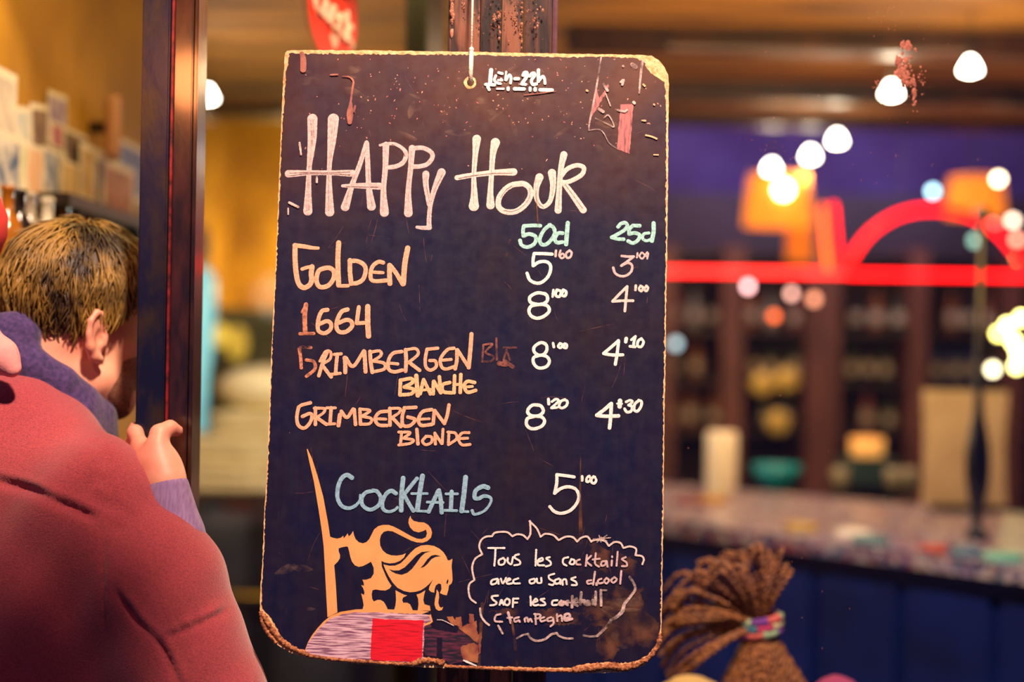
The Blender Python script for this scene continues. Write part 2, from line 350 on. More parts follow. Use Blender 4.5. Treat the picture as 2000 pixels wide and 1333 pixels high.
cards = [(45, 268, .17, .11, (214, 214, 196), (170, 176, 180), 'large pale grey postcard at the upper left of the pinned cards', .12), (82, 262, .10, .11, (80, 56, 44), (150, 120, 90), 'dark brown postcard right of the large pale one', .1),
 (112, 232, .09, .10, (120, 100, 150), (190, 170, 190), 'mauve postcard standing highest on the ochre wall', .05), (117, 268, .09, .05, (160, 60, 90), (200, 150, 150), 'small crimson card directly under the mauve one', .0), (146, 300, .12, .09, (50, 34, 40), (140, 110, 80), 'nearly black postcard right of the crimson card', .0),
 (65, 335, .15, .10, (226, 170, 130), (220, 190, 150), 'salmon pink postcard in the lower row of cards', .0), (106, 338, .11, .09, (70, 90, 140), (200, 200, 200), 'blue postcard right of the salmon one', .0), (30, 330, .10, .12, (190, 196, 150), (220, 214, 180), 'pale green postcard left of the salmon one', .0),
 (148, 360, .16, .08, (214, 180, 110), (200, 170, 120), 'buff postcard right of the blue one', -.02), (6, 225, .10, .16, (220, 210, 190), (190, 180, 170), 'white postcard cut by the left edge, upper one', .0), (8, 340, .13, .15, (60, 90, 130), (220, 214, 200), 'blue and white postcard cut by the left edge, lower one', .0),
 (184, 345, .16, .12, (200, 170, 90), (170, 130, 70), 'mustard yellow postcard above the wall shelf', .0), (206, 372, .13, .14, (50, 60, 100), (110, 80, 70), 'dark blue postcard near the far end of the shelf', .0), (262, 338, .22, .13, (90, 130, 190), (120, 110, 170), 'sky blue postcard beside the door post', .0), (232, 390, .20, .16, (190, 130, 100), (150, 100, 80), 'terracotta postcard under the pale wall lamp', .0)]
for a in cards: card(*a)
sc = empty('wall_lamp', onX(221, 250, -0.87), 'pale unlit tube lamp standing up on the ochre wall', 'lamp')
cc = onX(221, 250, -0.85); g = G(); g.lathe(cc, [(.001, -.07), (.014, -.068), (.017, -.05), (.017, .05), (.014, .068), (.001, .07)], 16); g.make('shade', mat('frosted_pink', (190, 140, 110), 0.6), sc, smooth=True)
G().box(-0.9, cc.x, cc.y - .006, cc.y + .006, cc.z - .012, cc.z + .012, .002).make('bracket', M_DKWOOD, sc)
shf = empty('wall_shelf', (-0.9, 3.1, 1.8), 'dark wooden shelf rail along the ochre wall under the postcards', 'shelf')
G().box(-0.9, -0.82, 2.62, 3.62, 1.785, 1.81, .003).make('board', M_DKWOOD, shf)
for y in (2.75, 3.2, 3.55): G().box(-0.9, -0.84, y, y + .02, 1.70, 1.785, .002).make('bracket', M_DKWOOD, shf)
shf2 = empty('wall_shelf', (-0.9, 2.6, 1.6), 'lower dark shelf on the ochre wall carrying bottles', 'shelf')
G().box(-0.9, -0.79, 2.2, 2.9, 1.58, 1.60, .003).make('board', M_DKWOOD, shf2)
for y in (2.3, 2.8): G().box(-0.9, -0.84, y, y + .02, 1.50, 1.58, .002).make('bracket', M_DKWOOD, shf2)
BOT = [(.001, 0), (.034, .002), (.037, .02), (.037, .15), (.030, .18), (.014, .205), (.013, .25), (.016, .252), (.016, .262), (.001, .263)]
def bottle(name, base, s, m, label, cat='bottle', group=None, prof=BOT, capm=None, n=14):
    t = empty(name, base, label, cat, group)
    k = 6 if prof is BOT else len(prof)
    G().lathe(base, [(r * s, h * s) for r, h in prof], n).make('glass' if cat == 'bottle' else 'body', m, t, smooth=True)
    if capm: G().lathe(Vector(base) + Vector((0, 0, .245 * s)), [(.001, 0), (.018 * s, .001), (.018 * s, .03 * s), (.001, .031 * s)], 12).make('cap', capm, t, smooth=True)
    return t
M_CAP = mat('cap_metal', (190, 160, 90), 0.35, 0.7)
for (px, m, lb) in [(12, mat('amber_bottle', (150, 90, 20), .15), 'amber bottle at the left end of the lower shelf'), (36, mat('black_bottle', (22, 18, 18), .15), 'black bottle on the lower shelf'), (56, mat('grey_bottle', (150, 140, 120), .2), 'grey bottle between black and white ones on the shelf'), (90, mat('white_bottle', (226, 220, 196), .3), 'white milky bottle on the lower shelf above the fair hair'), (122, mat('brown_bottle', (80, 50, 24), .2), 'brown bottle right of the white one on the shelf')]:
    q = onX(px, 550, -0.843); bottle('bottle', (q.x, q.y, 1.60), .74, m, lb)
# red paper lantern
lc = P(-115, 438, 1.68); t = empty('paper_lantern', lc, 'red round paper lantern hanging outside, cut off by the left edge', 'lantern')
G().lathe(lc, [(math.sin(a) * .074 + (.0015 if i % 2 else 0), -math.cos(a) * .07) for i, a in enumerate([math.pi * (.08 + .84 * j / 16) for j in range(17)])], 28).make('paper_globe', mat('lantern_red', (226, 60, 52), .7), t, smooth=True)
G().tube([lc + Vector((0, 0, .066)), (lc.x, lc.y, 2.9), (lc.x, 1.95, 2.95)], .003, 6).make('wire', M_DKWOOD, t)
# ---- dark cabinet with folded cream blankets, bottle etc. seen between door and board
cab = empty('sideboard', (-1.05, 5.6, 0), 'dark sideboard with brass rail behind the swung door', 'sideboard')
M_CAB = mat('black_cabinet', (34, 34, 40), .5, rgb2=(20, 20, 24), scale=6)
cz = 0.97
G().box(-1.66, -0.55, 5.25, 5.85, 0.03, cz - .03, .004).make('carcass', M_CAB, cab)
G().box(-1.67, -0.53, 5.22, 5.86, cz - .03, cz, .004).make('top', M_DKWOOD, cab)
for x0 in (-1.62, -1.24, -0.86):
    d_ = G().box(x0, x0 + .28, 5.232, 5.25, .1, cz - .06, .004).make('door', mat('grey_blue_panel', (70, 74, 86), .5, rgb2=(46, 48, 56), scale=5), cab)
    G().box(x0 + .13, x0 + .16, 5.215, 5.232, .5, .62, .003).make('handle', M_CAP, d_)
G().tube([(-1.6, 5.2, .60), (-.58, 5.2, .60)], .012, 8).make('rail', mat('brass', (200, 160, 50), .3, .8), cab)
M_CREAM = mat('cream_wool', (236, 222, 176), .9, rgb2=(214, 196, 146), scale=12, bump=.3)
def blanket(x0, x1, y0, y1, z0, z1, label, m=M_CREAM):
    t = empty('folded_blanket', ((x0 + x1) / 2, (y0 + y1) / 2, z0), label, 'blanket', 'cream blankets folded on the sideboard')
    n = 3
    for i in range(n):
        a, b = z0 + (z1 - z0) * i / n, z0 + (z1 - z0) * (i + 1) / n; r = (b - a) / 2; r *= .94; g = G()
        prof = [(-1, 0)]; k = len(g.v); N = 14; xsn = [x0 + (x1 - x0) * j / N for j in range(N + 1)]
        for j, x in enumerate(xsn):
            e = min(1, min(j, N - j) / 2 + .35); w = .001 * math.sin(j * 1.7 + i * 2)
            for s in range(12):
                an = 2 * math.pi * s / 12; cy = (y0 + r) if math.cos(an) < 0 else (y1 - r)
                g.v.append(Vector((x, cy + r * math.cos(an) * 1.0 * e, (a + b) / 2 + r * e * math.sin(an) + w)))
        for j in range(N):
            for s in range(12): g.f.append((k + j * 12 + s, k + j * 12 + (s + 1) % 12, k + (j + 1) * 12 + (s + 1) % 12, k + (j + 1) * 12 + s))
        g.f.append(tuple(k + s for s in range(12))); g.f.append(tuple(k + N * 12 + s for s in reversed(range(12))))
        g.make('fold', m, t, smooth=True)
blanket(-1.40, -.57, 5.27, 5.7, cz, cz + .10, 'cream folded blanket lying directly on the sideboard')
blanket(-1.36, -.60, 5.29, 5.7, cz + .10, cz + .20, 'cream folded blanket second from below in the stack')
blanket(-1.12, -.62, 5.31, 5.68, cz + .20, cz + .30, 'cream folded blanket on top of the stack')
t = empty('cushion', (-.93, 5.5, cz + .3), 'round cream cushion on top of the blanket stack', 'cushion')
g = G(); g.ball((-.93, 5.48, cz + .385), .2, 24, (1, .8, .43)); g.make('cover', mat('cream_linen', (244, 232, 190), .9, bump=.2), t, smooth=True)
g = G(); g.tube([(-.93 + .2 * math.cos(a), 5.48 + .16 * math.sin(a), cz + .385) for a in [2 * math.pi * i / 24 for i in range(25)]], .006, 6); g.make('piping', M_CREAM, t)
cyx = P(383, 600, 5.77)
t = empty('glass_vase', (cyx.x, cyx.y, cz), 'tall pale blue glowing glass vase behind the door post', 'vase')
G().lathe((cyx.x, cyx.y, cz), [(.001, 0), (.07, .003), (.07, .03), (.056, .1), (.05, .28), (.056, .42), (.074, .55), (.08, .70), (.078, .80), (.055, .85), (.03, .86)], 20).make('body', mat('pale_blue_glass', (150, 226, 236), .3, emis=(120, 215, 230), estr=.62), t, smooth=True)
G().lathe((cyx.x, cyx.y, cz + .86), [(.028, 0), (.045, .02), (.055, .10), (.04, .16), (.001, .17)], 16).make('stopper', mat('grey_stopper', (90, 84, 96), .5), t, smooth=True)
# green crates and lemons behind on the back wall ledge
led = empty('wall_ledge', (-.6, 7.9, 0), 'low ledge cabinet of grey green slats by the back wall', 'cabinet')
M_GG = mat('grey_green_wood', (150, 156, 118), .6, rgb2=(110, 120, 80), scale=6); M_GN = mat('olive_wood', (110, 124, 50), .6)
G().box(-1.69, .1, 7.55, 8.5, 0, 1.36).make('body', M_GN, led)
for k in range(5): G().box(-1.69, .1, 7.52, 7.55, 1.37 + k * .065, 1.42 + k * .065, .004).make('slat', M_GG, led)
G().box(-1.69, .1, 7.55, 8.5, 1.36, 1.70).make('upper_box', M_GN, led)
for i, (px, py, r, lb) in enumerate([(428, 655, .045, 'round yellow glass candle lamp beside the pale blue vase'), (463, 672, .05, 'larger yellow glass candle lamp right of the small one')]):
    q = P(px, py, 6.2 + i * .5); t = empty('candle_lamp', (q.x, q.y, q.z - .1), lb, 'lamp')
    G().ball(q, r, 14, (1, 1, 1.2 if i == 0 else 1.7)).make('glass', mat('yellow_glow_%d' % i, (230, 190, 60), .4, emis=(240, 200, 70), estr=.55 if i else .9), t, smooth=True)
    G().lathe((q.x, q.y, 0), [(.001, 0), (.06, .002), (.06, .02), (.012, .03), (.010, q.z - r), (.001, q.z - r)], 14).make('stand', M_CAB, t, smooth=True)

# ================================================================ inside, right
# bar counter running towards the viewer, mosaic top
M_MOS = None
def mosaic():
    m = bpy.data.materials.new('mosaic_top'); m.use_nodes = True; nt = m.node_tree; b = nt.nodes['Principled BSDF']
    tc = nt.nodes.new('ShaderNodeTexCoord'); v = nt.nodes.new('ShaderNodeTexVoronoi'); v.inputs['Scale'].default_value = 55; nt.links.new(tc.outputs['Object'], v.inputs[0])
    rp = nt.nodes.new('ShaderNodeValToRGB'); rp.color_ramp.interpolation = 'CONSTANT'; e = rp.color_ramp.elements
    cols = [(160, 146, 176), (96, 90, 126), (186, 172, 178), (140, 66, 84), (90, 118, 144), (200, 188, 186), (70, 70, 116), (150, 132, 120)]
    e[0].color = (*lin(cols[0]), 1); e[1].position = .125; e[1].color = (*lin(cols[1]), 1)
    for i in range(2, 8): q = e.new(i / 8); q.color = (*lin(cols[i]), 1)
    sp = nt.nodes.new('ShaderNodeSeparateColor'); nt.links.new(v.outputs['Color'], sp.inputs[0]); nt.links.new(sp.outputs[0], rp.inputs[0]); nt.links.new(rp.outputs[0], b.inputs['Base Color'])
    b.inputs['Roughness'].default_value = .3; return m
cA, cB, cC, cD = onZ(1060, 985, 1.04), onZ(2150, 1128, 1.04), onZ(2150, 1015, 1.04), onZ(1060, 925, 1.04)
ctr = empty('bar_counter', ((cA.x + cB.x) / 2, (cA.y + cB.y) / 2, 0), 'long bar counter with a speckled mosaic top and navy front', 'counter')
def prism(pts, z0, z1):
    n = len(pts); vs = [(p[0], p[1], z0) for p in pts] + [(p[0], p[1], z1) for p in pts]
    return G().add(vs, [tuple(reversed(range(n))), tuple(range(n, 2 * n))] + [(i, (i + 1) % n, n + (i + 1) % n, n + i) for i in range(n)])
prism([cA, cB, cC, cD], 1.0, 1.04).make('worktop', mosaic(), ctr)
cin = lambda p, q, k: (p[0] + (q[0] - p[0]) * k, p[1] + (q[1] - p[1]) * k)
M_NAVY = mat('navy_panel', (8, 38, 118), .45, rgb2=(4, 24, 84), scale=5, bump=.1)
prism([cin(cA, cD, .08), cin(cB, cC, .08), cC, cD], 0.08, 1.0).make('carcass', M_NAVY, ctr)
for k in range(7):
    a, b = k / 7 + .01, (k + 1) / 7 - .01
    p0, p1 = cin(cA, cB, a), cin(cA, cB, b); q0, q1 = cin(cD, cC, a), cin(cD, cC, b)
    prism([cin(p0, q0, .06), cin(p1, q1, .06), cin(p1, q1, .08), cin(p0, q0, .08)], .14, .94).make('panel', M_NAVY, ctr)
prism([cin(cA, cD, .12), cin(cB, cC, .12), cC, cD], 0.0, 0.08).make('plinth', M_CAB, ctr)
def on_bar(px, py): q = onZ(px, py, 1.04); return (q.x, q.y, 1.04)
ITEM = [(1345, 1000, (120, 50, 60), 'dark red coaster at the left of the bar edge'), (1392, 995, (196, 150, 40), 'mustard coaster beside the dark red one'), (1565, 1050, (190, 160, 60), 'yellow coaster where the bar edge bends'), (1668, 1062, (230, 230, 220), 'white coaster shining on the bar edge'), (1700, 1075, (60, 120, 130), 'teal coaster beside the white one'), (1835, 1093, (170, 60, 40), 'red coaster on the bar edge'), (1880, 1097, (60, 110, 140), 'blue coaster right of the red one'), (1960, 1108, (110, 190, 170), 'mint green coaster at the right end of the bar')]
for px, py, c3, lb in ITEM:
    q = on_bar(px, py - 14)
    t = empty('coaster', q, lb, 'coaster', 'coloured coasters along the bar edge')
    G().lathe(q, [(.001, 0), (.05, .0005), (.05, .012), (.044, .016), (.001, .016)], 18).make('disc', mat('coaster_%d_%d_%d' % c3, c3, .5), t, smooth=False)
# white pitcher
q = on_bar(1408, 968); t = empty('pillar_candle', q, 'stout white pillar candle on the left part of the bar', 'candle')
G().lathe(q, [(.001, 0), (.05, .002), (.053, .01), (.053, .205), (.048, .215), (.03, .208), (.001, .205)], 20).make('body', mat('white_ceramic', (240, 232, 214), .4), t, smooth=True)
G().tube([Vector(q) + Vector((0, 0, .205)), Vector(q) + Vector((.002, 0, .222))], .002, 6).make('wick', M_CAB, t)
# teal bowl
q = on_bar(1516, 955); t = empty('teal_bowl', q, 'turquoise bowl on the bar right of the white pitcher', 'bowl')
G().lathe(q, [(.001, 0), (.04, 0), (.045, .012), (.08, .05), (.088, .085), (.083, .085), (.07, .05), (.001, .02)], 22).make('body', mat('turquoise_glaze', (24, 140, 160), .3), t, smooth=True)
# amber jar, pale jars
q = on_bar(1692, 945); t = empty('amber_tin', q, 'glowing amber candle tin standing on a dark box on the bar', 'candle')
b0 = Vector(q); G().box(q[0] - .10, q[0] + .10, q[1] - .05, q[1] + .05, q[2], q[2] + .10, .004).make('box', mat('dark_teal_box', (30, 58, 60), .5), t)
G().lathe(b0 + Vector((0.0, 0, .10)), [(.001, 0), (.06, .001), (.062, .07), (.057, .07), (.055, .01), (.001, .01)], 18).make('tin', mat('amber_glow', (226, 160, 80), .5, emis=(250, 180, 90), estr=.7), t, smooth=True)
for i, (px, lb) in enumerate([(1640, 'small dim glass left of the amber candle'), (1745, 'small dim glass right of the amber candle'), (1775, 'small dim glass nearest the cream menu card')]):
    q = on_bar(px, 965); t = empty('tumbler', q, lb, 'glass', 'tumblers on the bar')
    G().lathe(q, [(.001, 0), (.028, .001), (.034, .09), (.031, .09), (.026, .01), (.001, .01)], 16).make('body', mat('smoky_glass', (120, 116, 100), .15), t, smooth=True)
# cream menu card in a stand
q = on_bar(1882, 1000); t = empty('menu_card', q, 'tall blank cream menu card standing on the bar behind the dark baluster', 'card')
vs = []; N = 10; wd, ht = .135, .36
for i in range(N + 1):
    z = ht * i / N + .02; w = wd * (1 - .06 * math.sin(math.pi * i / N))
    for s in (-1, 1):
        vs += [Vector((q[0] + s * w, q[1], q[2] + z)), Vector((q[0] + s * w, q[1] + .004, q[2] + z))]
fs = []
for i in range(N):
    a = i * 4; b = a + 4; fs += [(a, a + 2, b + 2, b), (a + 3, a + 1, b + 1, b + 3), (a + 1, a, b, b + 1), (a + 2, a + 3, b + 3, b + 2)]
fs += [(0, 1, 3, 2), (N * 4, N * 4 + 2, N * 4 + 3, N * 4 + 1)]
mesh('sheet', vs, fs, mat('cream_paper', (216, 196, 168), .8, rgb2=(198, 176, 146), scale=8), t)
G().box(q[0] - .1, q[0] + .1, q[1] - .025, q[1] + .03, q[2], q[2] + .022, .003).make('stand', M_DKWOOD, t)
# dark baluster pole (bar tap column) standing on the bar
q = on_bar(1907, 1055); t = empty('turned_column', q, 'slim black turned column rising from the bar in front of the menu card', 'column')
pr = [(.03, 0), (.03, .02), (.014, .035)] + [(.012 + .020 * math.sin(math.pi * min(1, max(0, (z - .05) / .30))) ** 1.2 + (.002 if k % 2 else 0), z) for k, z in enumerate(np.linspace(.05, .36, 26))] + [(.011, .38), (.010, .8), (.018, .82), (.001, .86)]
G().lathe(q, [(.001, 0)] + pr, 16).make('shaft', mat('black_lacquer', (22, 22, 34), .3), t, smooth=True)
G().ball(Vector(q) + Vector((0, 0, .87)), .022, 12).make('finial', MATS['black_lacquer'], t, smooth=True)

# back bar shelving
bb = empty('back_bar', (1.6, 7.0, 0), 'wooden back bar shelving with red brown uprights behind the counter', 'shelving')
yb = 6.9
def X(px, d): return (px - 1000) / F * d
G().box(X(1290, 7.3), X(2080, 7.3), 7.28, 7.32, 0, 2.33).make('back_board', mat('umber_board', (58, 38, 36), .7, rgb2=(44, 32, 24), scale=3), bb)
for px, w in ((1300, 40), (1432, 42), (1608, 66), (1795, 34), (1985, 30)):
    G().box(X(px - w / 2, yb), X(px + w / 2, yb), yb, 7.28, 0, 2.03, .004).make('upright', M_BRWOOD, bb)
for z in (.55, .88, 1.13, 1.38, 1.63, 2.0):
    G().box(X(1290, yb), X(2080, yb), yb + .02, 7.28, z - .025, z, .003).make('shelf', M_DKWOOD, bb)
rr = random.Random(21); cnt = {}
BM = [mat('bottle_%s' % n, c3, .15) for n, c3 in (('green', (40, 64, 30)), ('amber', (140, 80, 24)), ('clear', (150, 150, 140)), ('dark', (26, 20, 20)), ('rose', (150, 80, 80)), ('blue', (60, 80, 150)))]
LBL = mat('paper_label', (206, 196, 170), .7)
for z in (1.13, 1.38, 1.63):
    px = 1318
    while px < 2010:
        if not any(abs(px - u) < w / 2 + 14 for u, w in ((1432, 42), (1608, 66), (1795, 34), (1985, 30))):
            k = 5 if (1820 < px < 1930 and z < 1.5) else rr.choice([0, 0, 1, 1, 2, 3, 3, 4]); s = rr.uniform(.72, .84)
            base = (X(px, 7.05), 7.05 + rr.uniform(-.02, .04), z)
            bay = 0 if px < 1432 else 1 if px < 1608 else 2 if px < 1795 else 3 if px < 1985 else 4
            cnt[(z, bay)] = cnt.get((z, bay), 0) + 1
            lb = '%s bottle, %s from left on the %s shelf, %s' % (['green', 'amber', 'clear', 'black', 'rosy', 'blue'][k], ['first', 'second', 'third', 'fourth', 'fifth', 'sixth'][cnt[(z, bay)] - 1], {1.13: 'lowest', 1.38: 'middle', 1.63: 'top'}[z], ['next to the menu board', 'behind the brass plates', 'behind the amber candle', 'behind the cream card', 'at the picture edge'][bay])
            t = empty('bottle', base, lb, 'bottle', 'bottles on the back bar shelves')
            G().lathe(base, [(r * s, h * s) for r, h in BOT], 10).make('glass', BM[k], t, smooth=True)
            G().lathe(Vector(base) + Vector((0, 0, .05 * s)), [(.0375 * s, 0), (.0382 * s, .001), (.0382 * s, .07 * s), (.0375 * s, .071 * s)], 10).make('label', LBL, t, smooth=True)
        px += rr.uniform(30, 44)
# brass discs (three round brass plates on the shelf edge)
for i, (px, py) in enumerate([(1490, 750), (1537, 742), (1520, 825)]):
    q = P(px, py, 6.82); q = q - Vector((0, .02, 0)); t = empty('brass_plate', q, ['round brass plate hanging on the shelf, leftmost of three', 'round brass plate hanging on the shelf, upper right of three', 'round brass plate hanging lowest of three'][i], 'plate', 'brass plates on the back bar')
    G().lathe(q, [(.001, .002), (.04, .0), (.055, .006), (.06, .012), (.06, .016), (.001, .01)], 22, ax=(0, 1, 0)).make('plate', mat('polished_brass', (236, 210, 100), .4, .3), t, smooth=True)
    G().tube([q + Vector((0, .01, .05)), q + Vector((0, .03, .12)), (q.x, 6.90, (1.99 if py < 800 else 1.60))], .0015, 5).make('wire', M_DKWOOD, t)
    pass

# small glowing pendants under the ceiling
M_BULB = mat('glowing_cone', (255, 250, 235), .4, emis=(255, 240, 214), estr=34)
PEND = [(1895, 131, 4.0, 'white glowing cone pendant at the far right, highest one'), (1741, 178, 4.5, 'white glowing cone pendant over the paint flakes on the glass'), (1635, 272, 5.6, 'white glowing cone pendant against the blue wall, right of its neighbour'), (1583, 303, 6.1, 'white glowing cone pendant left of its close neighbour on the blue wall'), (1507, 328, 6.6, 'white glowing cone pendant just above the orange box lamp'), (405, 186, 4.6, 'white glowing cone pendant beside the door jamb')]
for px, py, d, lb in PEND:
    q = P(px, py, d); t = empty('pendant_lamp', q, lb, 'lamp', 'cone pendants of the room'); zc = 2.5 if d < 5.9 else 3.3
    G().lathe(q, [(.001, -.022), (.012, -.021), (.026, -.016), (.028, -.010), (.018, .012), (.008, .026), (.001, .027)], 16).make('glowing_shade', M_BULB, t, smooth=True)
    G().tube([q + Vector((0, 0, .026)), q + Vector((0, 0, .06))], .008, 8).make('socket', M_CAB, t)
    G().tube([q + Vector((0, 0, .06)), (q.x, q.y, zc)], .002, 6).make('cable', M_CAB, t)
    light('pendant_light', 'POINT', q + Vector((0, -.0, -.07)), 3, (1, .78, .5), size=.03)
# orange box lamps
for i, (px, py, d, w, h, lb) in enumerate([(1520, 392, 6.2, .30, .22, 'orange glowing drum lampshade left of the arched red tube'), (1905, 385, 6.2, .26, .17, 'orange glowing drum lampshade behind the right of the arch'), (1562, 478, 6.4, .13, .16, 'small dim orange lampshade under the big orange one')]):
    q = P(px, py, d); t = empty('drum_lamp', q, lb, 'lamp')
    G().lathe(q, [(w / 2 * .86, h / 2), (w / 2, -h / 2), (w / 2 - .006, -h / 2), (w / 2 * .86 - .006, h / 2)], 28).make('lamp_shade', mat('orange_shade_%d' % i, (250, 150, 50), .7, emis=(255, 132, 30), estr=[1.5, 1.0, .4][i]), t, smooth=True)
    if i == 0: G().ball(q + Vector((-.01, -w / 2 - .02, .03)), .032, 14).make('bulb', mat('hot_bulb', (255, 250, 220), .4, emis=(255, 236, 170), estr=26), t, smooth=True)
    G().tube([q + Vector((0, 0, h / 2 - .02)), (q.x, q.y, 3.3)], .003, 6).make('cable', M_CAB, t)
    G().tube([q + Vector((-w / 2 * .86, 0, h / 2 - .005)), q + Vector((w / 2 * .86, 0, h / 2 - .005))], .003, 6).make('spider', M_CAB, t)
# neon
def emi(name, c3, s): return mat(name, c3, .4, emis=c3, estr=s)
ne = empty('neon_sign', P(1640, 535, 5.4), 'red glowing tube sign of a long bar and an arch hanging across the room', 'neon sign')
DN5 = 5.4
G().tube([P(1180, 529, DN5), P(1650, 534, DN5)], .013, 8).make('straight_tube', emi('neon_red_soft', (255, 34, 30), 6.5), ne)
G().tube([P(1655, 536, DN5), P(2090, 541, DN5)], .013, 8).make('straight_tube', emi('neon_red', (255, 14, 16), 6.5), ne)
arc = [(1655, 520), (1672, 490), (1700, 455), (1740, 427), (1780, 413), (1820, 409), (1865, 413), (1910, 428), (1950, 455), (1985, 495), (2010, 535)]
G().tube([P(p[0], p[1], DN5) for p in cr([(a, b, 0) for a, b in arc], 12)], .014, 8).make('arch_tube', emi('neon_red_deep', (255, 8, 12), 6.5), ne)
G().tube([P(1607, 400, DN5 + .05), P(1612, 470, DN5 + .05), P(1618, 530, DN5 + .05)], .008, 8).make('amber_tube', emi('neon_amber', (255, 96, 20), 5), ne)
G().tube([P(1628, 398, DN5), P(1634, 470, DN5), P(1640, 530, DN5)], .0085, 8).make('upright_tube', MATS['neon_red_deep'], ne)
for px, py in ((1330, 527), (1500, 529), (1760, 416), (1900, 423), (1607, 402)):
    q = P(px, py, DN5); G().tube([q, (q.x, q.y, 2.5)], .0015, 5).make('hanging_wire', M_CAB, ne)
# string of small round bulbs; pink and white ones stand in for glass reflections
sl = empty('string_lights_and_glints', P(1950, 350, 5.8), 'string of small round bulbs, mostly yellow and cream, some standing in for glass reflections', 'string lights')
BL = [(1320, 672, (170, 200, 210), 3), (1461, 560, (255, 190, 190), 9), (1546, 574, (255, 190, 170), 5), (1512, 618, (255, 110, 50), 5), (1590, 585, (255, 170, 130), 3), (1822, 374, (170, 220, 235), 11), (1950, 350, (255, 226, 180), 22), (1938, 441, (255, 170, 150), 8), (1978, 431, (255, 220, 190), 10), (1986, 468, (255, 160, 130), 8), (1990, 503, (255, 210, 130), 22), (1968, 636, (255, 236, 130), 30), (1995, 622, (255, 236, 130), 30), (1980, 668, (255, 236, 130), 34), (1990, 690, (255, 236, 150), 30), (1985, 716, (255, 232, 140), 24), (1939, 722, (255, 240, 190), 14), (1950, 652, (255, 236, 120), 20), (1905, 470, (150, 210, 190), 3)]
for px, py, c3, s in BL:
    q = P(px, py, 5.8); G().ball(q, .0165 if s > 4 else .02, 10).make('bulb', emi('bulb_%d_%d' % (px, py), c3, s), sl, smooth=True)
pth = [P(px, py, 5.8) + Vector((0, 0, .02)) for px, py, _, _ in BL]
g = G(); g.tube(pth, .002, 5); g.tube([pth[6], (pth[6].x, pth[6].y, 2.5)], .002, 5); g.tube([pth[1], (pth[1].x, pth[1].y, 2.5)], .002, 5); g.make('cable', M_CAB, sl)
# ================================================================ menu board
BA = P(930, 105, 1.885); BB = P(899, 1310, 1.815)
dv = (BA - BB); dv.x = 0; EY = dv.normalized(); EX = Vector((1, 0, 0)); EN = EX.cross(EY).normalized()
BMW = Matrix(((EX.x, EY.x, EN.x, BA.x), (EX.y, EY.y, EN.y, BA.y), (EX.z, EY.z, EN.z, BA.z), (0, 0, 0, 1)))
def b2(px, py):
    d = rx * ((px - 1000) / F) - ux * ((py - 666.5) / F) + FW
    t = (BA - CAM).dot(EN) / d.dot(EN); q = CAM + d * t - BA
    return (q.dot(EX), q.dot(EY))
board = empty('menu_board', label='tall dark handwritten happy hour menu board hanging on the window post', cat='board', mw=BMW)
def crop(x0, y0, s): return lambda x, y: (x0 + x / s, y0 + y / s)

def ragged(pts, amp, seed, step=5):
    rr = random.Random(seed); out = []
    n = len(pts)
    for i in range(n):
        a = pts[i]; b = pts[(i + 1) % n]; L = math.hypot(b[0] - a[0], b[1] - a[1]); k = max(1, int(L / step))
        for j in range(k):
            t = j / k; out.append((a[0] + (b[0] - a[0]) * t + rr.gauss(0, amp), a[1] + (b[1] - a[1]) * t + rr.gauss(0, amp)))
    return out
def smooth_closed(pts, step=4):
    q = pts + pts[:1]; 
    pp = [pts[-1]] + pts + pts[:2]; out = []
    for i in range(1, len(pp) - 2):
        p0, p1, p2, p3 = [np.array(v, float) for v in (pp[i - 1], pp[i], pp[i + 1], pp[i + 2])]
        n = max(1, int(np.linalg.norm(p2 - p1) / step))
        for t in np.linspace(0, 1, n, endpoint=False):
            v = 0.5 * (2 * p1 + (p2 - p0) * t + (2 * p0 - 5 * p1 + 4 * p2 - p3) * t * t + (-p0 + 3 * p1 - 3 * p2 + p3) * t ** 3); out.append((v[0], v[1]))
    return out
def poly(name, loops, h0, h1, m, parent=None, label=None, px=True):
    """flat piece bounded by photo-pixel loops (first outer, rest holes), from height h0 to h1 over the board plane"""
    L = [[b2(*p) for p in lp] for lp in loops]
    fl = [p for lp in L for p in lp]; n = len(fl)
    tris = tessellate_polygon([[Vector((p[0], p[1], 0)) for p in lp] for lp in L])
    vs = [(p[0], p[1], h1) for p in fl]; fs = []
    for t in tris:
        a, b, c = [fl[i] for i in t]
        ar = (b[0] - a[0]) * (c[1] - a[1]) - (b[1] - a[1]) * (c[0] - a[0])
        if abs(ar) < 1e-12: continue
        fs.append(tuple(t) if ar > 0 else tuple(reversed(t)))
    if h1 - h0 > 1e-6:
        vs += [(p[0], p[1], h0) for p in fl]
        fs += [tuple(i + n for i in reversed(f)) for f in list(fs)]
        k = 0
        for lp in L:
            c = len(lp); ar = sum(lp[i][0] * lp[(i + 1) % c][1] - lp[(i + 1) % c][0] * lp[i][1] for i in range(c))
            for i in range(c):
                j = (i + 1) % c; q = (k + i, k + i + n, k + j + n, k + j)
                hole = lp is not L[0]
                if (ar > 0) != hole: fs.append(q)
                else: fs.append(tuple(reversed(q)))
            k += c
    return mesh(name, vs, fs, m, parent or board, world=False, label=label)

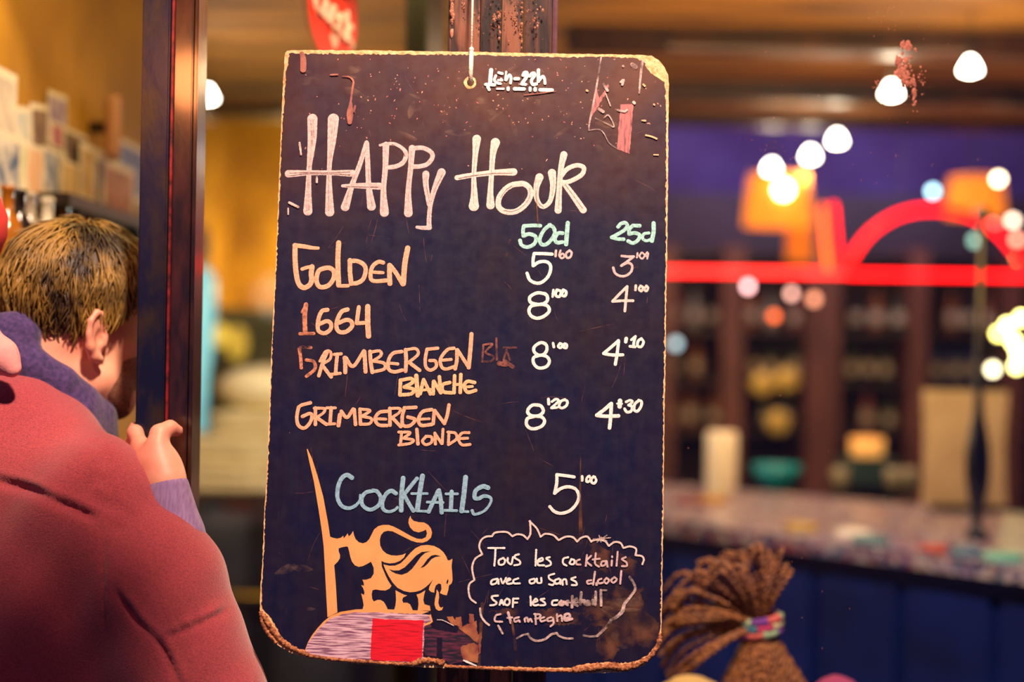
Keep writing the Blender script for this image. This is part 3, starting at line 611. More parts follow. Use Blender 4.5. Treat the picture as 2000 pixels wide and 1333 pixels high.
# --- materials of the board
def board_mat():
    m = mat('board_paint', (22, 19, 34), 0.38, spec=0.36); nt = m.node_tree; b = nt.nodes['Principled BSDF']
    tc = nt.nodes.new('ShaderNodeTexCoord')
    def nz(scale, st, det=8):
        mp = nt.nodes.new('ShaderNodeMapping'); mp.inputs['Scale'].default_value = st; nt.links.new(tc.outputs['Object'], mp.inputs[0])
        n = nt.nodes.new('ShaderNodeTexNoise'); n.inputs['Scale'].default_value = scale; n.inputs['Detail'].default_value = det; nt.links.new(mp.outputs[0], n.inputs[0]); return n
    a = nz(7, (1, 1, 1)); c = nz(60, (1, 1, 1)); d = nz(16, (6, 0.5, 1))
    rp = nt.nodes.new('ShaderNodeValToRGB'); e = rp.color_ramp.elements
    e[0].position = 0.40; e[0].color = (*lin((14, 16, 50)), 1); e[1].position = 0.78; e[1].color = (*lin((34, 22, 34)), 1)
    nt.links.new(a.outputs['Fac'], rp.inputs[0])
    # rubbed chalk dust, plus a warm reflection painted in as brown towards the top
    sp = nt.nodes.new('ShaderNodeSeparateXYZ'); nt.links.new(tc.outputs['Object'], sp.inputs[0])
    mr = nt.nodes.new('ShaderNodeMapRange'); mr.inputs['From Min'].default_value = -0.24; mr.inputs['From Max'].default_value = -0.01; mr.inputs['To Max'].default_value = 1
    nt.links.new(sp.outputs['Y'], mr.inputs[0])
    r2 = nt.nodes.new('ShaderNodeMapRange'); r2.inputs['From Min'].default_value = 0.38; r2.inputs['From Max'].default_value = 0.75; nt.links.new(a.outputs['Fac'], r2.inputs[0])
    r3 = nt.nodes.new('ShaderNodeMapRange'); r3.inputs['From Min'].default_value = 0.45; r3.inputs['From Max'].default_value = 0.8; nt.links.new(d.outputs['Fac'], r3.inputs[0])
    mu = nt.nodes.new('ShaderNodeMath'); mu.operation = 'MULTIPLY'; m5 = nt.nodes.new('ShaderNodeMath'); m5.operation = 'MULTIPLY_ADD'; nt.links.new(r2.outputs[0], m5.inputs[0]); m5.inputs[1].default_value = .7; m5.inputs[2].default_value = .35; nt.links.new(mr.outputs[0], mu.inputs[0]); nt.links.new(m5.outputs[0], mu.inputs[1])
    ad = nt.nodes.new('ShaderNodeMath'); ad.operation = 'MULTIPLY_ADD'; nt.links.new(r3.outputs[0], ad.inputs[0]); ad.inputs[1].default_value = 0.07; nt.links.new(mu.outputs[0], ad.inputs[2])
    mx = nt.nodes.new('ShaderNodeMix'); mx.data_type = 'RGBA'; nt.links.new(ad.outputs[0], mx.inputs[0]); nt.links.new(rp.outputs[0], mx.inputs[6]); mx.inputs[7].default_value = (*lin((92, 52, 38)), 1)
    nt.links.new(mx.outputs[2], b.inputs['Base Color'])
    rr = nt.nodes.new('ShaderNodeMapRange'); rr.inputs['To Min'].default_value = 0.28; rr.inputs['To Max'].default_value = 0.6; nt.links.new(c.outputs['Fac'], rr.inputs[0]); nt.links.new(rr.outputs[0], b.inputs['Roughness'])
    bp = nt.nodes.new('ShaderNodeBump'); bp.inputs['Strength'].default_value = 0.12; bp.inputs['Distance'].default_value = 0.001
    nt.links.new(c.outputs['Fac'], bp.inputs['Height']); nt.links.new(bp.outputs[0], b.inputs['Normal'])
    return m
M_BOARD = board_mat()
M_FIBRE = mat('fibreboard', (240, 204, 150), 0.9, rgb2=(206, 142, 92), scale=160, bump=0.5, thr=(0.3, 0.62))
M_FRAY = mat('frayed_fibre', (196, 128, 84), 0.95, rgb2=(110, 56, 34), scale=220, bump=1.0)
def chalk(name, c, wear=0.25, lo=0.0, hi=0.0, sc=260):
    dark = tuple(int(v * (1 - wear)) for v in c)
    return mat(name, c, 0.75, rgb2=dark, scale=sc, thr=(0.32, 0.58), bump=0.25, detail=8, alpha_noise=((lo, hi, 45, (1, 1, 1)) if hi else None))
M_WHITE = chalk('chalk_white', (246, 238, 232), 0.1)
M_PINK = chalk('chalk_soft_white', (208, 184, 182), 0.16)
M_HOUR = chalk('chalk_warm_white', (226, 206, 198), 0.1)
M_ROSE = chalk('chalk_rose', (216, 186, 186), 0.15)
M_ORANGE = chalk('chalk_orange', (240, 172, 138), 0.12)
M_BRIGHTOR = chalk('chalk_light_orange', (246, 186, 138), 0.1)
M_WORN = chalk('chalk_orange_worn', (206, 132, 102), 0.35, 0.34, 0.52)
M_FAINT = chalk('chalk_orange_faint', (150, 88, 76), 0.3, 0.32, 0.7)
M_GREEN = chalk('chalk_pale_green', (166, 222, 214), 0.2)
M_BLUE = chalk('chalk_pale_blue', (140, 184, 206), 0.14)
M_SMUDGE = chalk('chalk_smudged', (210, 184, 178), 0.3, 0.36, 0.56)
M_GOLD = mat('gold_print', (236, 170, 104), 0.55, rgb2=(222, 156, 94), scale=25)
M_SCR = mat('bare_scratch', (168, 104, 88), 0.7, rgb2=(116, 62, 60), scale=60)
M_DUST = mat('brown_stain', (128, 78, 54), 0.8, rgb2=(64, 36, 34), scale=28, bump=0.3, alpha_noise=(0.44, 0.74, 30, (1, 1, 1)))
M_HAZE = mat('dust_haze', (150, 118, 100), 0.9, alpha_noise=(0.46, 1.15, 30, (1, 1, 1)))

# --- slab, painted face, eyelet
OUT = [(557,103),(561,99),(570,98),(700,98.5),(900,101),(1000,103),(1100,105),(1200,106.5),(1250,107),(1272,109),(1287,118),(1298,131),(1305,146),(1306,165),(1306,200),(1305,300),(1304,400),(1303,500),(1301,600),(1300,700),(1298,800),(1297,900),(1296,1000),(1294,1100),(1293,1190),(1291.5,1240),(1288,1262),(1276,1284),(1258,1300),(1235,1310),(1205,1315),(1150,1316),(1100,1314.5),(1000,1311),(900,1307),(820,1304),(760,1300),(700,1297.5),(640,1292),(604,1286),(568,1276),(543,1261),(522,1243),(510,1222),(507.7,1190),(508.5,1150),(512,1108),(516.6,991),(520,941.6),(523,881),(526,790),(532.5,638),(537.5,539),(541.5,440),(545,345),(549,250),(553,160)]
HOLE = [(919 + 7.0 * math.cos(a), 161.5 + 7.5 * math.sin(a)) for a in [2 * math.pi * i / 18 for i in range(18)]]
poly('core_slab', [ragged(OUT, 0.4, 3, 6), HOLE], -0.009, 0.0, M_FIBRE)
INN = [(565,106),(568.4,105),(640,105),(760,106.5),(900,107),(940,108),(1030,110),(1100,112),(1180,111),(1242,113),(1256,121),(1264,135),(1279,148),(1298,161),(1300.6,196),(1301,300),(1300.5,400),(1300,500),(1298.5,600),(1297,700),(1295.5,800),(1294.5,900),(1293.5,1000),(1291.5,1100),(1290.5,1190),(1289,1232),(1283,1254),(1270,1276),(1243,1292),(1205,1297),(1191,1293),(1150,1296),(1127,1300),(1118,1305),(1010,1303),(960,1302),(877,1299.6),(859,1288),(831,1283.5),(817,1286),(808,1293),(794,1294),(753,1291),(723,1290.4),(672,1287),(638,1283),(610,1278),(592,1272),(564,1258),(546,1238),(530,1208),(519,1196),(512,1188),(511,1150),(514.5,1108),(519,991),(522.3,941.6),(525.2,881),(528.2,790),(534.6,638),(539.6,539),(543.6,440),(547.8,345),(551.3,240),(555.6,194),(558.5,140),(563,122)]
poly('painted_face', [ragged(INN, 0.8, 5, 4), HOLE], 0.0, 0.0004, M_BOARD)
RING = [(918 + 12 * math.cos(a), 161.5 + 12.5 * math.sin(a)) for a in [2 * math.pi * i / 18 for i in range(18)]]
poly('eyelet', [ragged(RING, 0.4, 8, 3), HOLE], -0.004, 0.0007, M_FIBRE, label='chipped bare ring around the hanging hole')
g = G(); rr = random.Random(4)
def fray(pts, r0, r1):
    q = cr([(*p, 0) for p in pts], 3)
    L = [b2(p[0] + rr.gauss(0, .5), p[1] + rr.gauss(0, .5)) for p in q]
    g.tube([(a, b, 0.0005 + rr.uniform(-.0006, .0006)) for a, b in L], [rr.uniform(r0, r1) / 1500 for _ in L], 7)
fray([(513,1200),(530,1228),(548,1250),(575,1269),(604,1280)], 3, 6.5)
fray([(509,1196),(517,1228),(540,1256)], 2.5, 5)
fray([(604,1282),(650,1288),(720,1294),(790,1298),(812,1297)], 2.5, 4.5)
fray([(806,1298),(822,1293),(845,1291),(868,1297)], 4, 8)
fray([(868,1302),(950,1306),(1050,1310),(1120,1311)], 2.5, 4.2)
fray([(1120,1310),(1150,1306),(1195,1302),(1215,1305),(1245,1300)], 5, 9)
fray([(1238,1302),(1268,1285),(1285,1262),(1291,1238)], 4, 6)
g.make('frayed_edge', M_FRAY, board, smooth=True, world=False)

# --- strokes
LAYER = [0.0005]
def ribbon(g, pts, h):
    n = len(pts); P2 = []
    for p in pts: u, v = b2(p[0], p[1]); P2.append((u, v, p[2] / 2 / 1500))
    k = len(g.v); cap = 5
    def nrm(i):
        a = P2[max(i - 1, 0)]; b = P2[min(i + 1, n - 1)]; dx, dy = b[0] - a[0], b[1] - a[1]; l = math.hypot(dx, dy) or 1e-9; return dx / l, dy / l
    rows = []
    tx, ty = nrm(0); u, v, w = P2[0]
    for c in range(cap): a = math.pi / 2 * (1 - c / cap); rows.append((u - tx * w * math.sin(a), v - ty * w * math.sin(a), w * math.cos(a), tx, ty))
    for i in range(n): tx, ty = nrm(i); rows.append((*P2[i], tx, ty))
    u, v, w = P2[-1]
    for c in range(1, cap + 1): a = math.pi / 2 * c / cap; rows.append((u + tx * w * math.sin(a), v + ty * w * math.sin(a), w * math.cos(a), tx, ty))
    for (u, v, w, tx, ty) in rows:
        g.v += [Vector((u - ty * w, v + tx * w, h)), Vector((u, v, h + min(w, 0.003) * 0.10)), Vector((u + ty * w, v - tx * w, h))]
    for i in range(len(rows) - 1):
        a = k + i * 3
        g.f += [(a, a + 1, a + 4, a + 3), (a + 1, a + 2, a + 5, a + 4)]
def words(name, m, cf, strokes, w=6.0, label=None):
    for q_ in strokes: word(name, m, cf, [q_], w, label)
def word(name, m, cf, strokes, w=6.0, label=None, jit=0.25, parent=None):
    """strokes: 'x,y x,y ... | w0 w1 ..' in the coordinates of the close-up cf; widths in photo pixels"""
    g = G(); rj = random.Random(len(strokes) * 7 + len(strokes[0]))
    for s in strokes:
        ww = [w]
        if '|' in s: s, t = s.split('|'); ww = [float(x) for x in t.split()]
        pts = [tuple(float(v) for v in p.split(',')) for p in s.split()]
        n = len(pts); out = []
        for i, p in enumerate(pts):
            t = i / max(1, n - 1) * (len(ww) - 1); a = int(t); b = min(a + 1, len(ww) - 1)
            out.append((*cf(*p), ww[a] + (ww[b] - ww[a]) * (t - a)))
        sm = cr(out)
        sm = [(p[0], p[1], max(0.8, p[2] + rj.gauss(0, jit))) for p in sm]
        LAYER[0] += 0.000004
        ribbon(g, sm, LAYER[0])
    return g.make(name, m, parent or board, smooth=True, label=label, world=False)

A = crop(550, 220, 5.553)
word('chalk_lettering', M_PINK, A, ["335,70 330,300 300,600 290,850 285,1070|20 17 10 12 18", "562,72 545,300 520,560 515,800 522,1080|22 17 9.5 12 18", "75,665 300,655 550,655 770,660|15 10 10 14",
 "922,328 850,560 760,800 690,1025|9 9.5 11 17", "925,332 935,560 945,800 975,1020|9 10 11 17", "662,797 850,795 1062,800|6 11 14",
 "1132,352 1125,600 1105,850 1115,1085|13 11 11 18", "1068,356 1140,340 1230,345 1320,400 1350,460 1320,540 1240,585 1140,598|5 8 9 9", "1415,388 1400,600 1375,850 1375,1090|13 10.5 11 17",
 "1420,390 1530,385 1620,430 1635,490 1580,560 1500,585 1435,588|9", "1565,668 1565,780 1600,1000|14 11 9", "1735,650 1660,830 1615,1000 1600,1150 1600,1250|16 11 9 9 10", "1605,1250 1540,1252 1468,1245|9 8 6"],
 label='thick soft white first word of the heading')
M_LINE = mat('stroke_seam', (150, 116, 118), .8, rgb2=(196, 168, 164), scale=120, thr=(.45, .6))
LAYER[0] += .0007
word('stroke_seams', M_LINE, A, ["318,80 322,300 296,600 282,850 275,1060", "345,90 338,300 308,600 298,850 298,1050", "330,120 332,350", "355,110 352,260", "555,110 540,300 518,560 512,800 515,1060", "585,100 556,330 530,540", "90,655 300,650 560,648 740,645", "90,682 300,662 560,662 740,675", "915,400 845,560 750,800 675,1020", "730,860 700,1010", "942,600 955,820 985,1010", "700,800 1050,808", "1128,400 1118,600 1100,1060", "1408,420 1395,600 1370,1060", "1575,700 1572,790 1605,960", "1745,670 1665,830 1625,960", "1608,1020 1602,1200", "1200,340 1300,400 1340,470"], 1.1, 'fine darker seams inside the thick strokes')
LAYER[0] -= .0007
B = crop(880, 260, 7.143)
word('chalk_lettering', M_HOUR, B, ["365,85 345,300 325,600 330,850 325,1020|17 11 9.5 13 20", "625,135 590,300 570,600 555,850 558,1010|18 12 10 12 17", "90,625 300,590 600,555 880,545|10 10 11 15",
 "920,715 1020,710 1100,770 1115,870 1060,980 960,1070 860,1105 740,1090 670,1020 680,900 760,790 850,730 925,712|11", "1240,620 1200,750 1195,880 1230,980 1290,1030 1370,980 1410,880 1430,720 1415,560|16 12 10 9 9 9 10 12 16",
 "1580,305 1540,500 1515,800 1500,1080|14 11 11 14", "1545,600 1620,510 1720,460 1800,455 1860,490 1840,570 1760,630 1650,680 1570,690|9", "1570,690 1700,860 1850,1075|10 12 14"],
 label='thick warm white second word of the heading')
LAYER[0] += .0006
word('stroke_seams', M_LINE, B, ["360,140 345,300 322,600 322,980", "615,200 588,320 566,600 548,980", "120,632 300,598 600,563 860,560", "1100,770 1110,870 1050,980 950,1062 850,1095 745,1080", "700,900 770,800 850,740", "1230,680 1192,880 1240,990 1295,1035", "1430,600 1440,720 1415,880", "1575,360 1535,520 1508,1050", "1600,720 1710,870 1840,1050"], 1.1, 'fine darker seams inside the thick strokes')
LAYER[0] -= .0006
E = crop(1000, 420, 6.06)
word('chalk_lettering', M_GREEN, E, ["335,130 250,126 150,132", "140,132 130,190 135,250", "135,250 200,228 270,250 285,300 250,355 180,382 115,360 95,305", "450,120 380,180 330,280 345,345 400,352 460,300 505,220 490,150 440,122", "600,218 545,220 508,280 530,328 600,322", "660,98 650,220 640,350|8.5"], 7.5, 'pale green heading of the first price column')
word('chalk_lettering', M_GREEN, E, ["1255,142 1290,105 1340,95 1365,130 1330,180 1250,230 1178,268", "1178,268 1240,285 1320,290|7", "1510,130 1430,127", "1430,127 1390,170 1385,228", "1385,228 1450,215 1510,240 1490,300 1430,335 1375,312", "1620,215 1560,228 1545,280 1590,308 1640,292|6", "1675,100 1675,200 1655,308|8.5"], 7.3, 'pale green heading of the second price column')
word('chalk_price', M_WHITE, E, ["475,466 370,460 262,458", "262,458 250,530 250,605", "250,605 320,560 400,555 450,590 455,660 420,740 350,800 280,808 210,770 178,692"], 6.4)
word('chalk_price', M_ROSE, E, ["520,425 515,490|5", "575,422 558,480 590,515 620,490 600,460 572,480|4", "680,422 640,460 650,510 690,500 705,450 680,422|4.5"], 5, 'small rosy raised digits beside the first price')
word('chalk_price', M_WHITE, E, ["390,935 300,925 215,970 215,1030 270,1055 350,1060 415,1020 415,960 385,935", "320,1062 230,1080 200,1140 230,1200 300,1225 380,1200 440,1140 420,1080 345,1058", "490,890 480,970|5", "530,890 515,950 560,970 580,910 540,890|5.5", "610,890 590,950 630,960 640,910 605,890|5.5"], 6.5)
word('chalk_price', M_ROSE, E, ["1298,488 1370,495 1440,494", "1440,496 1370,548 1292,604", "1292,604 1370,570 1420,600 1410,670 1350,720 1280,725 1220,690 1198,628", "1485,455 1478,505|4", "1530,450 1508,490 1540,520 1570,480 1538,446|3.6", "1600,445 1575,480 1600,490 1612,450 1600,520|3.6"], 5, 'thin rosy price in the second column')
word('chalk_price', M_HOUR, E, ["1362,850 1270,940 1190,1024", "1190,1026 1310,1018 1430,1018", "1362,850 1348,1000 1335,1140", "1465,840 1460,892|5", "1520,842 1502,880 1530,905 1550,860 1520,842|4.8", "1592,842 1565,880 1590,905 1610,865 1588,842|4.8"], 5.4)
Fq = crop(1010, 640, 6.348)
word('chalk_price', M_WHITE, Fq, ["350,202 290,190 215,240 210,300 260,342 320,340 365,290 365,225 330,196", "290,345 210,370 200,430 240,490 300,505 370,480 400,420 370,365 300,342", "445,195 455,245|5", "530,200 508,235 540,255 560,215 530,198|5", "592,205 575,245 610,255 615,215 590,203|5"], 6.2)
word('chalk_price', M_WHITE, Fq, ["1255,165 1160,250 1072,322", "1072,325 1180,342 1310,340", "1258,165 1240,320 1217,458", "1352,140 1346,180|7", "1466,112 1450,170 1440,240|5.4", "1415,155 1462,114|5", "1398,235 1462,242|5.2", "1540,140 1500,170 1492,230 1540,238 1566,180 1538,140|5.4"], 6.2)
word('chalk_price', M_WHITE, Fq, ["275,965 190,965 135,1020 140,1070 200,1100 280,1090 325,1040 300,980 255,962", "210,1105 130,1130 115,1200 160,1250 230,1255 310,1220 340,1160 300,1110 215,1100", "388,890 392,950|5.6", "430,922 480,890 515,908 480,950 425,998|5", "425,1000 495,994|5", "592,895 540,920 520,980 560,1000 610,970 622,920 588,896|5.3"], 6.4)
word('chalk_price', M_WHITE, Fq, ["1165,945 1080,1020 988,1090", "988,1092 1100,1102 1255,1098", "1168,945 1160,1100 1145,1248", "1275,912 1270,982|8.5", "1238,945 1300,948|3.5", "1350,925 1400,905 1430,925 1382,965|5.2", "1382,965 1425,985 1410,1040 1360,1050 1332,1010|5.4", "1512,905 1460,950 1450,1020 1490,1040 1535,980 1540,920 1505,905|5.6"], 7)
C_ = crop(560, 460, 6.346)
word('chalk_lettering', M_ORANGE, C_, ["390,160 310,155 220,140 100,125|6 8 9", "105,130 105,300 120,480 150,600 210,650 280,620 310,560 305,480 315,390|10", "318,390 250,400 192,420|7", "480,405 400,440 370,540 390,620 440,645 520,620 580,540 585,450 530,405 470,410|9",
 "645,95 635,300 640,500 645,620|10", "645,628 700,628 760,626|7", "785,312 785,450 800,600|9", "780,320 870,320 950,360 980,430 950,540 880,590 800,600|8.5", "1195,340 1140,330 1070,380 1040,470 1050,550 1110,570 1235,560|8", "1072,458 1195,465|6.5", "1275,372 1275,480 1280,600|9.5", "1280,372 1350,460 1440,610|8.5", "1500,160 1465,350 1445,602|10.5"], label='orange lettering of the first drink')
word('chalk_lettering', M_WORN, C_, ["240,860 225,1000 230,1210|9", "238,862 190,955|5", "165,1222 335,1218|6.5"], label='half rubbed out orange first digit of the second drink')
word('chalk_lettering', M_ORANGE, C_, ["505,925 440,940 400,1020 385,1120 400,1190 470,1215 540,1170 550,1100 500,1065 410,1100|8", "755,920 680,950 625,1060 620,1150 660,1200 740,1195 810,1130 800,1070 740,1050 650,1085|8.3", "895,890 880,1000 870,1085|8", "870,1092 960,1086|7.5", "1005,885 1005,1080 1015,1250|10.5"], label='orange lettering of the second drink')
D = crop(570, 640, 4.545)
word('chalk_lettering', M_WORN, D, ["170,180 110,175 72,190 80,280 85,360|6.5", "130,290 195,305 205,370 130,435|6.5", "60,190 75,260|4"], label='smudged orange first letter of the third drink')
word('chalk_lettering', M_ORANGE, D, ["320,210 280,300 240,430|7", "250,300 300,215 345,220 340,280 270,330|5.5", "270,335 350,440|7", "378,240 438,235|6", "405,240 395,330 390,405|7", "350,418 430,408|6", "470,270 475,330 475,400|8", "480,270 545,345 640,210|7", "645,215 650,300 655,395|8", "695,215 700,300 715,400|7.5", "700,220 780,210 790,250 720,300|6", "730,300 820,320 820,370 725,395|6.5",
 "975,215 900,230 860,290 860,370 910,395 980,380|7", "870,318 940,325|6", "1010,200 1015,300 1010,390|7.5", "1010,200 1100,190 1120,240 1040,310|6", "1040,310 1135,382|7", "1295,185 1200,195|6.5", "1200,195 1185,280 1190,350 1230,380 1280,350 1275,300 1225,295|6.5", "1440,185 1380,200 1320,280 1330,350 1370,370 1440,350|6.5", "1340,292 1415,285|6", "1465,200 1465,290 1450,370|7", "1470,200 1570,355|7", "1595,60 1585,200 1570,358|8"], label='orange lettering of the third drink')
word('chalk_lettering', M_FAINT, D, ["1700,160 1690,300", "1700,155 1780,150 1720,220 1790,260 1770,300 1690,305", "1815,100 1820,290", "1880,182 1990,180", "1905,200 1880,290", "1905,200 1935,290", "1890,300 1960,350|8", "1840,320 1900,330|9"], 4.2, 'faint rubbed out letters after the third drink')
word('chalk_lettering', M_BRIGHTOR, D, ["965,470 960,600", "965,470 1060,455 1070,490 1000,530", "1000,530 1080,550 1060,590 965,600", "1105,430 1118,605|8.5", "1168,468 1140,590", "1170,465 1230,590", "1140,560 1230,550|5", "1258,480 1255,590", "1262,480 1322,580", "1310,440 1322,580", "1402,490 1340,510 1345,570 1420,582", "1445,430 1440,580", "1500,420 1495,578", "1440,510 1500,505|5.5", "1622,490 1560,480 1530,520 1560,575 1632,560", "1540,530 1602,525|5.5"], 7, 'light orange second word of the third drink')
word('chalk_lettering', M_ORANGE, D, ["165,670 90,690 60,710", "60,710 45,800 60,870 110,895 160,850 180,790 160,765 95,792", "210,715 210,862", "200,718 290,722 280,760 220,800|5.6", "220,800 308,862", "310,715 388,715|5.6", "350,715 340,855", "308,860 382,856|5.6", "428,775 415,872|8", "440,745 490,800 545,725", "555,730 566,862", "605,725 610,860", "605,725 695,740 620,790|5.6", "620,790 705,810 690,855 605,860|5.8", "850,745 780,755 740,810 770,865 845,872", "760,812 835,815|5.6", "870,720 872,870", "870,720 960,722 950,760 890,800|5.6", "890,800 968,882", "1102,710 1000,716", "1000,716 980,800 990,870 1050,872 1095,820 1030,796", "1242,730 1160,750 1125,820 1150,870 1240,862", "1140,816 1220,812|5.4", "1265,740 1255,856", "1270,740 1355,855", "1395,690 1380,780 1355,852"], 6.8, 'orange lettering of the fourth drink')
word('chalk_lettering', M_ORANGE, D, ["975,935 965,1040", "950,930 1050,935 990,985", "990,985 1078,1000 1050,1030 950,1045", "1110,905 1120,1036|6.8", "1190,970 1160,1010 1190,1042 1240,1020 1240,975 1190,967", "1270,940 1275,1036", "1270,940 1330,1032", "1342,905 1335,1032", "1395,930 1390,1036", "1385,930 1450,940 1462,990 1390,1042", "1572,935 1510,940 1480,990 1510,1042 1582,1040", "1490,988 1560,985"], 5.6, 'orange second word of the fourth drink')
Gq = crop(640, 910, 5.882)
word('chalk_lettering', M_BLUE, Gq, ["280,140 220,108 160,150 120,250 115,370 160,460 240,490 320,460 370,400 375,340|9 8.5 8 7.5 6 4.5", "520,290 440,310 395,370 400,450 460,500 520,500 590,450 610,370 570,300 520,285|7.5", "785,320 730,290 670,330 630,420 640,500 700,530 770,510 802,480|8 8 7.5 6 5", "868,145 850,330 845,515|9", "1025,150 960,230 880,330|7.5", "880,335 925,420 985,520|7.5", "1090,120 1060,300 1030,510|9.5", "965,322 1145,322|4.8", "1030,522 1150,526|5", "1270,290 1220,400 1160,530|8", "1280,285 1300,400 1310,540|8", "1145,420 1325,425|5.2", "1425,300 1415,510|8", "1360,325 1492,325|5.4", "1345,515 1482,518|5.4", "1585,135 1565,330 1540,520|9.5", "1540,525 1612,530|5", "1842,255 1780,240 1700,290 1690,370 1735,378 1800,350 1870,370 1870,430 1800,520 1690,560 1660,520|9 8.5 8 7 5 5 6.5"], label='pale blue lettering of the cocktail line')
H = crop(1050, 910, 12.115)
word('chalk_price', M_WHITE, H, ["862,270 650,238 455,215", "455,218 450,420 402,655", "402,655 520,560 650,510 780,510 900,560 968,680 960,820 870,970 740,1080 560,1130 400,1090 290,975", "1052,260 1052,350|5.6", "1215,245 1160,300 1160,380 1200,385 1250,320 1225,243|4.6", "1320,260 1270,330 1280,400 1340,420 1385,350 1350,268|4.8"], 6.2)
I = crop(900, 1010, 5.263)
word('speech_bubble', M_HOUR, I, ["155,885 100,840 80,760 90,690 140,650", "140,650 120,560 120,500 150,430 220,385", "220,385 190,310 210,240 260,205 320,200", "320,200 350,165 420,155 480,160 530,200", "530,200 580,180 640,190 685,230", "685,230 715,170 712,45", "705,45 780,120 820,205", "820,205 870,175 950,190 1005,240", "1005,240 1080,205 1150,210 1195,255", "1195,255 1240,215 1300,205 1340,255", "1340,250 1400,235 1480,250 1520,300", "1520,300 1580,260 1640,270 1670,320", "1670,320 1740,305 1800,330 1795,395", "1795,395 1860,405 1880,440 1865,488"], 3.6)
word('speech_bubble', M_HOUR, I, ["200,945 210,1020 250,1080 290,1112|4"], 3.6)
word('speech_bubble', M_SMUDGE, I, ["1735,620 1780,690 1790,750 1750,810 1720,850", "1720,850 1680,900 1660,970 1600,1030 1540,1060|5 7 5", "1540,1070 1480,1150 1400,1225", "1400,1225 1330,1230 1260,1220|4"], 5, 'smudged lower right of the speech bubble')
word('speech_bubble', M_SMUDGE, I, ["1150,1250 1080,1250 1010,1225 985,1195|4", "985,1195 930,1210 860,1260 780,1275 720,1250 690,1205|4.5", "690,1205 640,1215 575,1250|3.5"], 4)
word('speech_bubble', M_SMUDGE, I, ["385,1120 430,1200|4"], 4)
word('speech_bubble', M_SMUDGE, I, ["1360,230 1540,215|2", "1400,260 1500,190|2", "1440,210 1500,250|2", "1420,190 1440,260|2"], 3)
J = crop(940, 1050, 6.667)
word('chalk_lettering', M_WHITE, J, ["90,140 300,140", "185,145 180,260 170,370", "290,270 230,300 235,355 290,350 310,300 280,270", "345,270 345,320 390,350 412,260", "490,222 440,238 440,270 500,310 500,350 430,365", "715,165 705,370", "740,320 800,300 790,270 740,300 740,360 820,366", "890,260 845,275 900,320 900,360 840,380", "1130,260 1070,280 1065,340 1110,370", "1170,290 1150,340 1200,350 1212,300 1172,286"], 3.7)
word('chalk_lettering', M_ROSE, J, ["1280,290 1240,310 1240,350 1290,356", "1375,230 1360,372", "1430,240 1372,310 1432,370", "1490,210 1480,340 1530,382", "1450,290 1540,280", "1620,310 1570,320 1560,370 1610,360 1630,310 1642,382", "1700,300 1695,372", "1702,250 1702,260", "1775,190 1760,370", "1880,260 1830,285 1890,330 1890,375 1830,376"], 3.7)
word('chalk_lettering', M_WHITE, J, ["210,540 140,560 130,610 190,600 220,550 225,605", "255,540 280,600 322,530", "340,570 380,550 360,535 330,570 340,605 402,600", "482,535 420,560 430,600 500,600", "690,540 630,560 640,600 690,590 702,550", "722,540 730,590 780,590 780,530", "950,475 880,500 890,545 950,580 930,620 880,612", "1010,540 960,560 970,605 1020,590 1030,545 1030,610", "1060,620 1060,560 1100,550 1112,612", "1225,520 1170,545 1230,580 1240,620 1180,622"], 3.7)
word('chalk_lettering', M_ROSE, J, ["1430,560 1380,570 1385,605 1432,600", "1480,450 1455,620", "1500,600 1500,618|5", "1562,540 1520,560 1530,600 1582,592", "1630,530 1600,570 1630,602 1662,560 1632,530", "1730,520 1690,560 1720,592 1762,550 1732,520", "1822,440 1808,605"], 3.7)
word('chalk_lettering', M_WHITE, J, ["215,760 140,770 150,810 200,850 170,880 115,886", "238,880 262,815 290,878", "246,856 284,854", "335,800 308,825 308,868 340,884 368,858 366,815 335,800", "415,800 410,908", "415,800 482,798", "415,850 466,850", "640,770 645,886", "670,850 730,830 710,800 670,850 690,885 742,880", "820,800 770,810 825,850 830,880 770,886", "990,820 930,830 925,880 982,880"], 3.7)
word('chalk_lettering', M_SMUDGE, J, ["1040,830 1010,870 1060,880 1072,840", "1130,830 1090,850 1122,880", "1040,850 1400,850|3", "1185,770 1180,910", "1240,800 1190,850 1252,890", "1300,720 1290,872", "1260,830 1342,820", "1380,830 1340,860 1390,880 1400,830 1412,880", "1450,820 1455,872", "1490,710 1485,880", "1555,690 1560,888", "1555,690 1630,690|3"], 5.2, 'smudged end of the third note line')
word('chalk_lettering', M_ROSE, J, ["250,1000 190,1020 180,1090 272,1100", "350,980 370,1050 385,1110|5", "340,1050 402,1045", "490,1040 430,1060 440,1100 490,1080 500,1100", "570,1100 565,1060 600,1050 610,1100 640,1060 660,1100", "710,1130 705,1000", "690,1000 770,1010 750,1050 700,1062", "820,1040 770,1060 780,1095 832,1080", "910,1040 860,1060 870,1090 930,1080 930,1040 940,1120 900,1160", "990,1090 985,1000", "985,1040 1040,1020 1052,1090", "1080,1060 1150,1040 1140,1000 1090,1010 1090,1080 1180,1062|5"], 3.7)
K = crop(930, 130, 11.765)
word('chalk_lettering', M_WHITE, K, ["345,90 330,250 320,420|8", "220,420 420,430|6.5", "270,480 300,540|6", "450,220 420,330 500,390 560,400|5.5", "520,150 600,172|5.5", "570,290 600,330 500,320|4", "690,130 670,320|4", "690,320 760,200 800,260 790,390|5.4", "890,290 970,290|7", "1080,210 1110,150 1170,160 1150,260 1060,390|7", "1040,412 1130,420|6", "1225,232 1300,160 1350,200 1270,330 1300,420 1382,410|6.5", "1430,90 1430,350|6.8", "1450,330 1530,230 1570,300 1582,400|5.6", "885,522 1100,525|7.2", "1240,500 1240,560|6", "1355,515 1355,550|7", "1470,545 1745,550|7.2", "735,502 735,540|6.4", "480,520 630,520|4"], 6)
